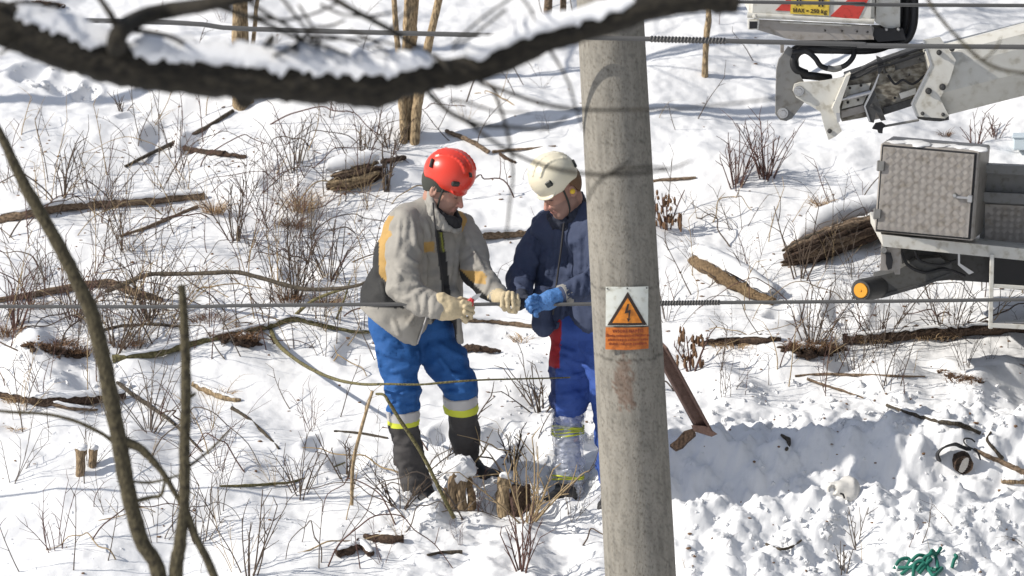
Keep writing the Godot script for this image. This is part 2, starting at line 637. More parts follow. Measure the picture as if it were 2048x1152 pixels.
	var pl := mat("plastic_film", Color(0.93, 0.95, 1.0, 0.3), 0.12, null, Vector3(9, 9, 9), soft_n, 1.0)
	pl.transparency = BaseMaterial3D.TRANSPARENCY_ALPHA
	mat("boot_pale", lin(0.27, 0.31, 0.42), 0.8, grime, Vector3(9, 9, 9))
	mat("sign_white", lin(0.72, 0.74, 0.68), 0.5, grime, Vector3(4, 4, 4))
	mat("sign_orange", lin(0.78, 0.27, 0.022), 0.5, rust, Vector3(3, 3, 3))
	mat("sign_rusty_orange", lin(0.6, 0.17, 0.022), 0.55, rust, Vector3(5, 5, 5))
	mat("sign_black", lin(0.035, 0.02, 0.014), 0.6)
	mat("sign_text", lin(0.2, 0.03, 0.012), 0.6)
	mat("rusty", lin(0.125, 0.075, 0.06), 0.75, rust, Vector3(6, 6, 6), conc_n, 0.8)
	mat("white_paint", lin(0.66, 0.65, 0.6), 0.5, grime, Vector3(2.6, 2.6, 2.6))
	mat("grey_paint", lin(0.2, 0.2, 0.195), 0.55, grime, Vector3(3.5, 3.5, 3.5))
	mat("greasy", lin(0.3, 0.285, 0.25), 0.5, noise_img(0.03, [[0.2, 0.4, 0.55, 0.75], [lin(0.25, 0.22, 0.19), lin(0.5, 0.46, 0.4), lin(0.8, 0.77, 0.7), W1]], 61, FastNoiseLite.TYPE_SIMPLEX_SMOOTH, 6), Vector3(2.2, 4, 4))
	mat("aluminium", lin(0.37, 0.345, 0.32), 0.5, grime, Vector3(3, 3, 3), null, 1.0, false, 0.25)
	mat("hose", lin(0.012, 0.012, 0.014), 0.55)
	mat("dark_steel", lin(0.06, 0.06, 0.06), 0.6, grime, Vector3(5, 5, 5))
	mat("red_paint", lin(0.6, 0.055, 0.04), 0.5, grime, Vector3(6, 6, 6))
	mat("yellow_print", lin(0.78, 0.56, 0.07), 0.5, grime, Vector3(5, 5, 5))
	mat("orange_cap", lin(0.8, 0.36, 0.03), 0.5)
	mat("rope", lin(0.01, 0.16, 0.115), 0.75, grain, Vector3(30, 30, 30), soft_n, 0.6)
	mat("tub", lin(0.66, 0.64, 0.6), 0.4)
	M.tub.backlight_enabled = true
	M.tub.backlight = Color(0.3, 0.3, 0.28)
	mat("arm_grey_shaded", lin(0.08, 0.08, 0.077), 0.6, grime, Vector3(5, 5, 5))  # bumper arm grey, darkened to carry the shadow it lies in
	mat("pale_blue", lin(0.55, 0.63, 0.68), 0.6)
	mat("moss", lin(0.24, 0.165, 0.09), 0.95, bark_t, Vector3(8, 8, 8))

# ================================================================== the scene
func _ready() -> void:
	rng.seed = 7
	for a: Array in [[n_big, 0.9, 3, 2], [n_mid, 2.6, 4, 3], [n_fine, 11.0, 5, 3], [n_wr, 9.0, 6, 2], [n_cl, 9.0, 66, 1]]:
		var f: FastNoiseLite = a[0]
		f.noise_type = FastNoiseLite.TYPE_SIMPLEX_SMOOTH
		f.frequency = a[1]
		f.seed = a[2]
		f.fractal_octaves = a[3]
	n_lump.noise_type = FastNoiseLite.TYPE_CELLULAR
	n_lump.cellular_distance_function = FastNoiseLite.DISTANCE_EUCLIDEAN
	n_lump.cellular_return_type = FastNoiseLite.RETURN_DISTANCE
	n_lump.frequency = 6.5
	n_lump.seed = 12
	n_lump.fractal_octaves = 1
	n_lump.domain_warp_enabled = true
	n_lump.domain_warp_amplitude = 0.08
	n_lump.domain_warp_frequency = 5.0
	# camera
	var cam := Camera3D.new()
	cam.name = "camera"
	add_child(cam)
	cam.position = CAM
	cam.rotation.x = -PITCH
	cam.keep_aspect = Camera3D.KEEP_HEIGHT
	var at := CameraAttributesPhysical.new()
	at.frustum_focal_length = 221.6
	at.frustum_focus_distance = 24.9
	at.frustum_near = 0.5
	at.frustum_far = 400.0
	at.exposure_aperture = 6.4
	cam.attributes = at
	cam.fov = 2.0 * rad_to_deg(atan(576.0 * KPX))
	cam.near = 0.5
	cam.far = 400.0
	# sky and sun
	var we := WorldEnvironment.new()
	var e := Environment.new()
	e.background_mode = Environment.BG_SKY
	var sky := Sky.new()
	var sm := ProceduralSkyMaterial.new()
	sm.sky_top_color = Color(0.56, 0.6, 0.68)
	sm.sky_horizon_color = Color(0.82, 0.84, 0.87)
	sm.sky_curve = 0.2
	sm.ground_bottom_color = Color(0.8, 0.82, 0.86)
	sm.ground_horizon_color = Color(0.84, 0.88, 0.93)
	sm.sky_energy_multiplier = 0.97
	sm.ground_energy_multiplier = 0.4
	sky.sky_material = sm
	e.sky = sky
	e.tonemap_mode = Environment.TONE_MAPPER_LINEAR
	e.tonemap_exposure = 1.24
	e.sdfgi_enabled = true
	e.ssao_enabled = true
	e.ssil_enabled = true
	we.environment = e
	add_child(we)
	var sun := DirectionalLight3D.new()
	sun.name = "sun"
	sun.light_energy = 1.25
	sun.light_color = Color(1.0, 0.975, 0.935)
	sun.light_angular_distance = 0.55
	sun.shadow_enabled = true
	add_child(sun)
	var az := deg_to_rad(15.0)
	var el := deg_to_rad(34.0)
	sun.look_at_from_position(Vector3.ZERO, -Vector3(-cos(az) * cos(el), sin(el), sin(az) * cos(el)))

	materials()
	snow_ground()
	utility_pole()
	cables()
	hillside_trees()
	foreground_tree()
	worker_in_red_helmet()
	worker_in_white_helmet()
	aerial_lift()
	logs_and_branches()
	stumps()
	small_objects()
	shrubs_and_weeds()

func dent(px: float, py: float, rx: float, rz: float, depth: float, turn := 0.0) -> void:
	var p := bp(px, py)
	dents.append([p.x, p.z, rx, rz, depth, turn])

func bump(px: float, py: float, r: float, h: float) -> void:
	var p := bp(px, py)
	bumps.append([p.x, p.z, r, h])

func snow_ground() -> void:
	# heaps and hollows
	for b: Array in [[60, 735, 0.13, 0.16], [95, 800, 0.16, 0.12], [190, 700, 0.2, 0.06], [260, 900, 0.22, 0.1], [430, 690, 0.16, 0.06], [700, 350, 0.25, 0.05],
			[1650, 460, 0.2, 0.06], [1450, 560, 0.18, 0.05], [1480, 790, 0.12, 0.09], [1430, 760, 0.1, 0.07], [1780, 780, 0.16, 0.1], [1960, 800, 0.14, 0.13], [2020, 760, 0.16, 0.12],
			[1560, 880, 0.08, 0.04], [862, 1050, 0.09, 0.05], [790, 1020, 0.08, 0.05], [985, 1000, 0.07, 0.04], [1140, 1050, 0.07, 0.03], [1010, 760, 0.2, 0.05], [1100, 870, 0.14, 0.07], [820, 700, 0.25, 0.04], [1900, 1020, 0.13, 0.08], [1720, 1040, 0.12, 0.07], [1540, 1050, 0.14, 0.07], [1420, 1010, 0.1, 0.08],
			[1560, 720, 0.14, 0.06], [1690, 610, 0.12, 0.05], [600, 330, 0.3, 0.05], [1250, 250, 0.35, 0.07], [1400, 330, 0.3, 0.06], [1000, 220, 0.3, 0.06], [1750, 90, 0.4, 0.08], [1450, 60, 0.35, 0.08]]:
		bump(b[0], b[1], b[2], b[3])
	for b: Array in [[172, 178, 0.06, 0.1, 0.07, 0.3], [125, 160, 0.09, 0.14, 0.05, 0.0], [60, 150, 0.1, 0.12, 0.05, 0.5], [320, 262, 0.09, 0.15, 0.06, 0.2], [395, 268, 0.07, 0.12, 0.05, 0.4], [265, 215, 0.05, 0.1, 0.04, 0.7],
			[875, 985, 0.05, 0.1, 0.05, 0.2], [1140, 985, 0.12, 0.17, 0.075, 0.0], [945, 945, 0.1, 0.14, 0.05, 0.3], [1060, 920, 0.08, 0.14, 0.08, 0.5], [1000, 880, 0.07, 0.13, 0.07, 0.1], [1180, 880, 0.09, 0.13, 0.07, -0.4],
			[890, 880, 0.07, 0.12, 0.05, 0.2], [1090, 960, 0.07, 0.11, 0.06, 0.2], [700, 910, 0.07, 0.12, 0.05, 0.6], [640, 880, 0.06, 0.12, 0.04, 0.4], [1690, 630, 0.09, 0.12, 0.06, 0.0], [1560, 640, 0.07, 0.1, 0.05, 0.2],
			[1390, 900, 0.09, 0.1, 0.06, 0.0], [1700, 740, 0.12, 0.1, 0.06, 0.3], [1850, 745, 0.12, 0.08, 0.05, 0.3], [720, 700, 0.1, 0.16, 0.05, 0.5], [600, 560, 0.09, 0.12, 0.04, 0.2], [560, 380, 0.1, 0.1, 0.04, 0.1], [1180, 480, 0.1, 0.1, 0.05, 0.1]]:
		dent(b[0], b[1], b[2], b[3], b[4], b[5])
	var xs := PackedFloat32Array()
	var x := -3.15
	while x < 3.15:
		xs.append(x)
		x += 0.0135 if x > 0.6 else 0.0165
	var zs := PackedFloat32Array()
	var z := 1.15
	while z > -5.9:
		zs.append(z)
		z -= 0.0145 if z > -1.3 else 0.021
	var X := PackedFloat32Array()
	for v: float in [-140.0, -90.0, -60.0, -40.0, -28.0, -20.0, -15.0, -12.0, -10.0, -8.5, -7.2, -6.2, -5.4, -4.8, -4.4, -4.0, -3.75, -3.55, -3.4, -3.27]: X.append(v)
	X.append_array(xs)
	for v: float in [3.2, 3.27, 3.4, 3.55, 3.75, 4.0, 4.4, 4.8, 5.4, 6.2, 7.2, 8.5, 10.0, 12.0, 15.0, 20.0, 28.0, 40.0, 60.0, 90.0, 140.0]: X.append(v)
	var Z := PackedFloat32Array()
	for v: float in [60.0, 45.0, 34.0, 26.0, 20.0, 15.0, 12.0, 10.0, 8.0, 6.5, 5.2, 4.2, 3.4, 2.8, 2.4, 2.1, 1.8, 1.6, 1.45, 1.3, 1.22]: Z.append(v)
	Z.append_array(zs)
	for v: float in [-5.95, -6.05, -6.2, -6.4, -6.7, -7.1, -7.6, -8.2, -9.0, -10.0, -12.0, -15.0, -20.0, -28.0, -40.0, -60.0, -90.0, -140.0]: Z.append(v)
	var nx := X.size()
	var nz := Z.size()
	var v := PackedVector3Array()
	v.resize(nx * nz)
	for j in nz:
		for i in nx:
			v[j * nx + i] = Vector3(X[i], H(X[i], Z[j]), Z[j])
	var n := PackedVector3Array()
	n.resize(nx * nz)
	for j in nz:
		for i in nx:
			var a := v[j * nx + mini(i + 1, nx - 1)] - v[j * nx + maxi(i - 1, 0)]
			var b := v[maxi(j - 1, 0) * nx + i] - v[mini(j + 1, nz - 1) * nx + i]
			n[j * nx + i] = b.cross(a).normalized()
	var ix := PackedInt32Array()
	for j in nz - 1:
		for i in nx - 1:
			var a := j * nx + i
			ix.append_array([a, a + nx + 1, a + 1, a, a + nx, a + nx + 1])
	var arr := []
	arr.resize(Mesh.ARRAY_MAX)
	arr[Mesh.ARRAY_VERTEX] = v
	arr[Mesh.ARRAY_NORMAL] = n
	arr[Mesh.ARRAY_INDEX] = ix
	var m := ArrayMesh.new()
	m.add_surface_from_arrays(Mesh.PRIMITIVE_TRIANGLES, arr)
	part("snow_ground", m, M.snow, self, "structure")
	# clods thrown up by boots and shovels
	var variants := []
	for k in 4:
		var s := Soup.new()
		lump(s, Vector3(k * 3.0, 0, 0), Vector3(1, 0.7, 0.9), 0.75, 0.1, 8)
		for i in s.v.size(): s.v[i] -= Vector3(k * 3.0, 0, 0)
		variants.append(s)
	var all := Soup.new()
	var zones := [[1350, 990, 2048, 1150, 110, 1.3], [1350, 760, 2048, 860, 130, 1.1], [760, 930, 1200, 1060, 210, 0.8], [1000, 640, 1190, 880, 110, 0.8], [1350, 880, 2048, 1000, 60, 0.6], [0, 660, 260, 800, 45, 0.9], [1340, 560, 1700, 720, 60, 0.8], [20, 130, 200, 200, 25, 1.0], [0, 850, 700, 1150, 70, 0.5]]
	for zn: Array in zones:
		for i in zn[4]:
			var g := gnd(rng.randf_range(zn[0], zn[2]), rng.randf_range(zn[1], zn[3]))
			var r: float = rng.randf_range(0.005, 0.015) * zn[5]
			if rng.randf() < 0.16: r *= rng.randf_range(1.5, 2.6)
			var B := Basis.from_euler(Vector3(rng.randf() * 6.0, rng.randf() * 6.0, rng.randf() * 6.0)).scaled(Vector3(r, r, r))
			var src: Soup = variants[rng.randi() % 4]
			var f := all.v.size()
			for q in src.v.size():
				all.v.append(B * src.v[q] + g - Vector3(0, r * 0.3, 0))
				all.n.append((B * src.n[q]).normalized())
			for q: int in src.ix: all.ix.append(f + q)
	var o := part("snow_clods", all.commit(), M.snow_cushion, self, "stuff")
	tag(o, "loose clods of white snow scattered over the trampled ground", "snow")

# ------------------------------------------------------------------ pole and cables
const POLE_Z := 2.0
func pole_at(py: float) -> Vector3:
	return W(lerpf(1224.0, 1281.0, (py - 85.0) / 1065.0), py, POLE_Z)

func pole_r(py: float) -> float:
	return lerpf(67.0, 72.5, (py - 85.0) / 1065.0) * KPX * (CAM.z - POLE_Z)

func utility_pole() -> void:
	var foot := pole_at(1480.0)
	var t := thing("utility_pole", "weathered grey concrete pole carrying the high voltage warning sign", "pole", Vector3(foot.x, H(foot.x, POLE_Z), POLE_Z))
	var s := Soup.new()
	s.tinted = true
	var sides := 72
	var prev := -1
	var ys := []
	for i in 370: ys.append(1580.0 - i * 5.0)
	for i in 30: ys.append(-270.0 - i * 80.0)
	for py: float in ys:
		var c := pole_at(py)
		var r := pole_r(py)
		var f := s.v.size()
		for k in sides:
			var an := TAU * k / sides
			var d := Vector3(cos(an), 0.0, sin(an))
			var p := c + d * r
			# stains of the cast surface: streaks, pits, one smear of old red paint
			var st := n_wr.get_noise_3d(p.x * 5.0, p.y * 0.45, p.z * 5.0)
			var fine := n_wr.get_noise_3d(p.x * 16.0, p.y * 9.0, p.z * 16.0)
			var col := Color(1, 1, 1) * (0.92 + 0.3 * st + 0.12 * n_wr.get_noise_3d(p.x * 1.2, p.y * 1.6, p.z * 1.2))
			if fine < -0.45: col = col * 0.72
			if absf(py - 566.0 - 4.0 * sin(an)) < 2.6 or absf(py - 705.0 - 4.0 * sin(an)) < 2.6: col = col * (0.5 if fine > -0.1 else 0.85)
			var u := (an - 1.75) / 0.32
			var v := (py - 757.0) / 52.0
			var red := n_wr.get_noise_3d(p.x * 4.0, p.y * 2.0 + 3.0, p.z * 4.0) * 0.9 + n_wr.get_noise_3d(p.x * 12.0, p.y * 7.0, 1.0) * 0.6
			if u * u + v * v < 1.0 + red: col = col * Color(0.72, 0.55, 0.49).lerp(Color(0.9, 0.8, 0.76), clampf(0.3 + fine, 0.0, 0.7))
			col.a = 1.0
			s.vert(p, d, col)
		if prev >= 0:
			for k in sides: s.quad(prev + k, prev + (k + 1) % sides, f + (k + 1) % sides, f + k)
		prev = f
	part("shaft", s.commit(), M.concrete, t)
	# bent steel strut at its back, footed in the snow
	var u := thing("steel_strut", "rusty brown steel angle bar slanting from behind the pole into the snow", "steel bar", gnd(1390, 880))
	var b := Soup.new()
	var za := 0.42
	var zb := 0.12
	var p0 := W(1316, 690, za)
	var p1 := W(1408, 860, zb)
	var ax := (p1 - p0).normalized()
	var sd := ax.cross(Vector3(0.25, 0, 1)).normalized()
	var nn := sd.cross(ax).normalized()
	box(b, (p0 + p1) * 0.5, ax * (p0.distance_to(p1) * 0.5), sd * 0.019, nn * 0.004, 0.002)
	box(b, (p0 + p1) * 0.5 - sd * 0.02 + nn * 0.024, ax * (p0.distance_to(p1) * 0.5), sd * 0.005, nn * 0.03, 0.002)
	box(b, (p0 + p1) * 0.5 + sd * 0.021 - nn * 0.02, ax * (p0.distance_to(p1) * 0.5), sd * 0.006, nn * 0.026, 0.002)
	part("bar", b.commit(), M.rusty, u)
	var q := Soup.new()
	plate(q, pxpoly([1383, 850, 1412, 852, 1435, 868, 1424, 873, 1388, 862], zb + 0.05), Vector3(0, 0.2, 0.98), 0.05)
	part("foot_plate", q.commit(), M.rusty, u)
	var q2 := Soup.new()
	plate(q2, pxpoly([1340, 889, 1352, 880, 1368, 862, 1388, 856, 1392, 868, 1376, 882, 1366, 893, 1352, 899], zb + 0.03), Vector3(0, 0.5, 0.86).normalized(), 0.03)
	part("buried_flange", q2.commit(), M.rotten, u)
	warning_sign()

func bend(p: Vector2, out := 0.0) -> Vector3:   # a point of the sheet, metres from its middle, on the curve of the pole
	var c := pole_at(630.0)
	var R := 0.36
	var a := p.x / R + 0.05
	return Vector3(c.x + 0.001 + sin(a) * (R + out) - 0.02, c.y + p.y, c.z + pole_r(630.0) + 0.006 + out - R * (1.0 - cos(a)))

func sheet(called: String, pts: Array, out: float, m: Material, parent: Node, thick := 0.0015) -> MeshInstance3D:
	var poly := PackedVector2Array(pts)
	var lo := poly[0].x
	var hi := poly[0].x
	for p in poly:
		lo = minf(lo, p.x)
		hi = maxf(hi, p.x)
	var s := Soup.new()
	var steps := 16
	for i in steps:
		var x0 := lerpf(lo, hi, float(i) / steps)
		var x1 := lerpf(lo, hi, float(i + 1) / steps)
		var strip := PackedVector2Array([Vector2(x0, -2), Vector2(x1, -2), Vector2(x1, 2), Vector2(x0, 2)])
		for pc: PackedVector2Array in Geometry2D.intersect_polygons(poly, strip):
			var tr := Geometry2D.triangulate_polygon(pc)
			for sg in 2:
				var f := s.v.size()
				for p in pc:
					var a := p.x / 0.36 + 0.05
					s.vert(bend(p, out - thick * sg), Vector3(sin(a), 0, cos(a)) * (1.0 - 2.0 * sg))
				for k in range(0, tr.size(), 3): s.tri(f + tr[k], f + tr[k + 1], f + tr[k + 2])
	for i in poly.size():
		var a := poly[i]
		var b := poly[(i + 1) % poly.size()]
		flat(s, [bend(a, out), bend(b, out), bend(b, out - thick), bend(a, out - thick)], Vector3(b.y - a.y, a.x - b.x, 0.0).normalized())
	return part(called, s.commit(), m, parent)

func letters(text: String, size: float, at: Vector2, out: float, m: Material, parent: Node, called := "lettering") -> void:
	var tm := TextMesh.new()
	var f := SystemFont.new()
	f.font_names = PackedStringArray(["Droid Sans"])
	f.font_weight = 700
	tm.font = f
	tm.text = text
	tm.font_size = 48
	tm.pixel_size = size / 34.0
	tm.depth = 0.0005
	var a := tm.get_mesh_arrays()
	var s := Soup.new()
	var vv: PackedVector3Array = a[Mesh.ARRAY_VERTEX]
	var ii: PackedInt32Array = a[Mesh.ARRAY_INDEX]
	for p in vv:
		var q := Vector2(p.x, p.y) + at
		s.vert(bend(q, out + p.z), Vector3(0, 0, 1))
	for i in range(0, ii.size(), 3): s.tri(ii[i], ii[i + 1], ii[i + 2])
	part(called, s.commit(), m, parent)

func warning_sign() -> void:
	var px := KPX * (CAM.z - POLE_Z - 0.16)
	var t := thing("warning_sign", "white and orange high voltage warning sign on the concrete pole", "sign", bend(Vector2.ZERO))
	var w := 43.5 * px
	# white sheet with the triangle
	sheet("white_sheet", [Vector2(-w, -12 * px), Vector2(w, -12 * px), Vector2(w, 68 * px), Vector2(-w, 68 * px)], 0.0, M.sign_white, t)
	sheet("triangle_border", [Vector2(-40 * px, -10.5 * px), Vector2(41 * px, -10.5 * px), Vector2(1 * px, 58 * px)], 0.002, M.sign_black, t)
	sheet("triangle", [Vector2(-30 * px, -5.5 * px), Vector2(30 * px, -5.5 * px), Vector2(1 * px, 46 * px)], 0.004, M.sign_orange, t)
	sheet("lightning_bolt", [Vector2(0, 33), Vector2(4, 33.5), Vector2(1, 20), Vector2(7, 21.5), Vector2(4.5, 3), Vector2(7, 4), Vector2(2, -4), Vector2(-1, 5), Vector2(2, 3.5), Vector2(2.8, 15.5), Vector2(-5.5, 14)].map(func(p: Vector2) -> Vector2: return p * px), 0.006, M.sign_black, t)
	# orange sheet below
	sheet("orange_sheet", [Vector2(-w, -15 * px), Vector2(-w - 0.5 * px, -60 * px), Vector2(0, -61 * px), Vector2(w + px, -59 * px), Vector2(w + px, -15 * px)], 0.001, M.sign_rusty_orange, t)
	letters("VYSOKÉ NAPĚTÍ", 6.0 * px, Vector2(2 * px, -22.5 * px), 0.0025, M.sign_text, t)
	letters("Životu nebezpečno dotýkat se", 4.4 * px, Vector2(2 * px, -31.5 * px), 0.0025, M.sign_text, t)
	letters("elektrických zařízení nebo", 4.6 * px, Vector2(2 * px, -40 * px), 0.0025, M.sign_text, t)
	letters("drátů i na zem spadlých", 4.8 * px, Vector2(2 * px, -48 * px), 0.0025, M.sign_text, t)
	for c: Vector2 in [Vector2(-40, 64), Vector2(40, 65), Vector2(0, 65)]:
		var s := Soup.new()
		cyl(s, bend(c * px, -0.001), bend(c * px, 0.004), 0.0035, 10, 0.001)
		part("nail", s.commit(), M.dark_steel, t)

func cable_line(pts: Array, r: float, called: String, label: String) -> Node3D:
	var t := thing(called, label, "cable", pts[0])
	var s := Soup.new()
	var rr := []
	for p: Vector3 in pts: rr.append(r)
	tube(s, pts, rr, 10, 6)
	part("wire", s.commit(), M.cable, t)
	return t

func grip(parent: Node, a: Vector3, b: Vector3, r: float) -> void:
	var s := Soup.new()
	var n := 120
	var d := (b - a).normalized()
	var u := d.cross(Vector3.UP).normalized()
	var v := u.cross(d)
	for st in 2:
		var pts := []
		var rr := []
		for i in n + 1:
			var f := float(i) / n
			var an := f * TAU * 11.0 + PI * st
			pts.append(a.lerp(b, f) + (u * cos(an) + v * sin(an)) * r)
			rr.append(0.0042)
		tube(s, pts, rr, 6, 1)
	part("spiral_grip", s.commit(), M.cable_wrap, parent)

func cables() -> void:
	# the cable the men work on; it passes behind the pole
	var z := 0.33
	cable_line([W(-9000, 560, z), W(-3000, 600, z), W(0, 613, z), W(500, 611, z), W(835, 608, z), W(935, 609, z), W(1000, 608, z), W(1035, 609, z)], 0.0085, "service_cable", "grey cable running behind the cream gloves to the blue glove")
	var c2 := cable_line([W(1040, 610, z), W(1060, 611, z), W(1110, 609, z), W(1180, 608, z), W(1330, 606, z), W(1700, 603, z), W(2048, 599, z), W(5000, 560, z), W(10000, 470, z)], 0.0085, "service_cable", "grey cable held in the blue glove and passing behind the pole")
	grip(c2, W(1318, 606.5, z), W(1440, 605, z), 0.0095)
	var c3 := cable_line([W(-9000, -60, 2.2), W(-3000, 10, 2.2), W(0, 38, 2.2), W(500, 58, 2.2), W(1000, 71, 2.2), W(1300, 78, 2.2), W(1700, 88, 2.2), W(2048, 94, 2.2), W(5000, 110, 2.2), W(10000, 60, 2.2)], 0.0105, "overhead_cable", "dark cable crossing in front of the pole above the warning sign")
	grip(c3, W(1300, 78, 2.2), W(1452, 82, 2.2), 0.011)
	cable_line([pole_at(-8.0) + Vector3(0.1, 0.0, 0.1), W(1345, 1, 0.9), W(1700, 7, 0.7), W(2048, 11, 0.5), W(5000, 20, 0.5), W(10000, -60, 0.5)], 0.0085, "overhead_cable", "grey cable strung in front of the lift basket's striped panel")

# ------------------------------------------------------------------ trees on the slope
func limb(s: Soup, p: Vector3, dir: Vector3, length: float, r: float, depth: int) -> void:
	var pts := [p]
	var rr := [r]
	var q := p
	var d := dir.normalized()
	var n := 5
	for i in n:
		d = (d + Vector3(rng.randf_range(-0.16, 0.16), rng.randf_range(-0.04, 0.14), rng.randf_range(-0.16, 0.16))).normalized()
		q += d * length / n
		pts.append(q)
		rr.append(lerpf(r, r * 0.25, float(i + 1) / n))
		if depth > 0 and i > 0:
			var side := d.cross(Vector3(rng.randf_range(-1, 1), rng.randf_range(-1, 1), rng.randf_range(-1, 1))).normalized()
			limb(s, q, d * 0.7 + side * 0.8, length * rng.randf_range(0.35, 0.6), rr[i + 1] * 0.7, depth - 1)
	tube(s, pts, rr, 5 if r < 0.01 else 7, 2)

func tree_from(called: String, label: String, stems: Array, m: Material, crown_h := 4.0, group := "") -> void:
	var b0: Vector3 = stems[0][0][0]
	var t := thing(called, label, "tree", b0, group)
	for st: Array in stems:
		var pts: Array = st[0]
		var rad: Array = st[1]
		var s := Soup.new()
		var n := pts.size()
		var top: Vector3 = pts[n - 1]
		var d := (top - (pts[n - 2] as Vector3)).normalized()
		d = (d + Vector3.UP * 0.5).normalized()
		var P := pts.duplicate()
		var R := rad.duplicate()
		P[0] = (P[0] as Vector3) - Vector3(0, 0.12, 0)
		for k in 4:
			P.append(top + d * crown_h * (k + 1) / 4.0 + Vector3(rng.randf_range(-0.08, 0.08), 0, rng.randf_range(-0.08, 0.08)))
			R.append(float(rad[n - 1]) * (1.0 - 0.2 * (k + 1)))
		tube(s, P, R, 14, 4, 0.14)
		part("trunk", s.commit(), m, t)
		var c := Soup.new()
		for k in 4:
			var q: Vector3 = P[n + k]
			for j in 2:
				var a := rng.randf() * TAU
				limb(c, q, Vector3(cos(a), rng.randf_range(0.5, 1.2), sin(a)), crown_h * rng.randf_range(0.2, 0.4), float(R[n + k]) * 0.5, 1)
		part("crown", c.commit(), m, t)

func stem_px(a: Array, z: float, z1: float) -> Array:   # px, py, width px triples from the base up
	var p := []
	var r := []
	var n := a.size() / 3
	for i in n:
		var zz := lerpf(z, z1, float(i) / maxf(n - 1, 1.0))
		p.append(W(a[i * 3], a[i * 3 + 1], zz))
		r.append(a[i * 3 + 2] * 0.5 * KPX * (CAM.z - zz))
	return [p, r]

func hillside_trees() -> void:
	var z1 := gnd(487, 212).z
	tree_from("young_tree", "straw coloured young tree with two trunks pressed together on the hillside", [stem_px([482, 214, 36, 478, 150, 24, 474, 80, 21, 474, -10, 20], z1, z1), stem_px([493, 214, 30, 491, 150, 22, 489, 80, 18, 487, -10, 17], z1 - 0.04, z1 - 0.04), stem_px([503, 212, 10, 504, 120, 9, 511, 40, 9, 516, -10, 8], z1 - 0.02, z1 - 0.02)], M.bark_tan, 3.2)
	var z2 := gnd(812, 284).z
	tree_from("young_tree", "cluster of tan tree stems growing from one root behind the red helmet", [stem_px([806, 288, 15, 808, 250, 18, 803, 200, 14, 797, 110, 12, 788, -10, 11], z2, z2), stem_px([826, 282, 20, 832, 240, 21, 838, 190, 20, 856, 90, 17, 880, -10, 15], z2, z2), stem_px([818, 268, 30, 816, 225, 34, 814, 180, 31, 818, 90, 30, 824, -10, 29], z2 - 0.06, z2 - 0.06)], M.bark_tan, 3.0)
	var z3 := gnd(1095, 74).z
	tree_from("young_tree", "pair of slim grey-brown stems rising behind the snowy branch", [stem_px([1093, 80, 19, 1095, 40, 17, 1097, -10, 16], z3, z3), stem_px([1120, 78, 15, 1122, 40, 14, 1127, -10, 13], z3 - 0.05, z3 - 0.05)], M.bark_brown, 3.0)
	var z4 := gnd(1409, 152).z
	tree_from("young_tree", "single slender tan sapling stem standing alone between pole and lift", [stem_px([1409, 154, 14, 1411, 110, 13, 1414, 60, 12, 1417, 10, 11], z4, z4)], M.bark_tan, 2.2)
	# added dark spruces, unseen beyond the right edge; they keep the open sky off everything that faces right
	var sk := Soup.new()
	var R := RandomNumberGenerator.new()
	R.seed = 5
	for lv in 46:
		var y := 0.5 + lv * 0.19
		var reach := lerpf(2.3, 0.15, lv / 46.0)
		for k in 11:
			var a := R.randf() * TAU
			var o := Vector3(cos(a), 0, sin(a))
			var l := reach * R.randf_range(0.65, 1.1)
			var p := Vector3(0, y + R.randf_range(-0.1, 0.1), 0)
			var sd := Vector3(-o.z, 0, o.x)
			var f := -1
			for q in 5:
				var w := 0.26 * sin(PI * (0.12 + 0.8 * q / 4.0)) * minf(1.0, reach)
				var b := sk.vert(p - sd * w + Vector3(0, R.randf_range(-0.1, 0.02), 0), Vector3(o.x * 0.4, 0.9, o.z * 0.4))
				sk.vert(p + Vector3(0, 0.06, 0), Vector3.UP)
				sk.vert(p + sd * w + Vector3(0, R.randf_range(-0.1, 0.02), 0), Vector3(o.x * 0.4, 0.9, o.z * 0.4))
				if f >= 0:
					sk.quad(f, f + 1, b + 1, b)
					sk.quad(f + 1, f + 2, b + 2, b + 1)
				f = b
				p += o * l / 4.0 + Vector3(0, -0.06 * q, 0)
	var crown := sk.commit()
	var ts := Soup.new()
	tube(ts, [Vector3(0, -0.3, 0), Vector3(0, 4, 0), Vector3(0, 9.2, 0)], [0.16, 0.1, 0.02], 10, 3, 0.1)
	var trunk := ts.commit()
	for a: Array in [[6.3, -4.6, 0.95], [7.6, -2.2, 1.1], [6.9, 0.6, 1.0], [7.8, 3.2, 1.15], [6.8, 5.6, 0.95], [8.8, 7.6, 1.1], [10.0, -0.6, 1.25], [10.4, 4.4, 1.2]]:
		var t := thing("sky_block_spruce", "unseen dark spruce added beyond the aerial lift to block sky light", "tree", Vector3(a[0], H(a[0], a[1]) - 0.1, a[1]), "unseen spruces added to block sky light")
		t.scale = Vector3(a[2], a[2], a[2])
		t.rotation.y = a[0] * 3.0
		for q: Array in [["trunk", trunk, M.bark_dark], ["crown", crown, M.needles]]:
			var o := MeshInstance3D.new()
			o.name = q[0]
			o.mesh = q[1]
			o.material_override = q[2]
			t.add_child(o)
	# trees beyond the left edge whose branches throw the long shadows over the upper slope
	for a: Array in [[-5.2, -3.4, 0.07], [-6.6, -4.6, 0.08], [-4.4, -5.0, 0.06], [-8.2, -2.7, 0.07]]:
		var p := Vector3(a[0], H(a[0], a[1]), a[1])
		var pts := []
		var rr := []
		for k in 6:
			pts.append(p + Vector3(rng.randf_range(-0.08, 0.08), k * 0.5, rng.randf_range(-0.08, 0.08)))
			rr.append(a[2] * (1.0 - k * 0.07))
		tree_from("hillside_tree", "bare single-stemmed tree on the slope past the long log", [[pts, rr]], M.bark_tan, 3.2, "bare trees on the slope")

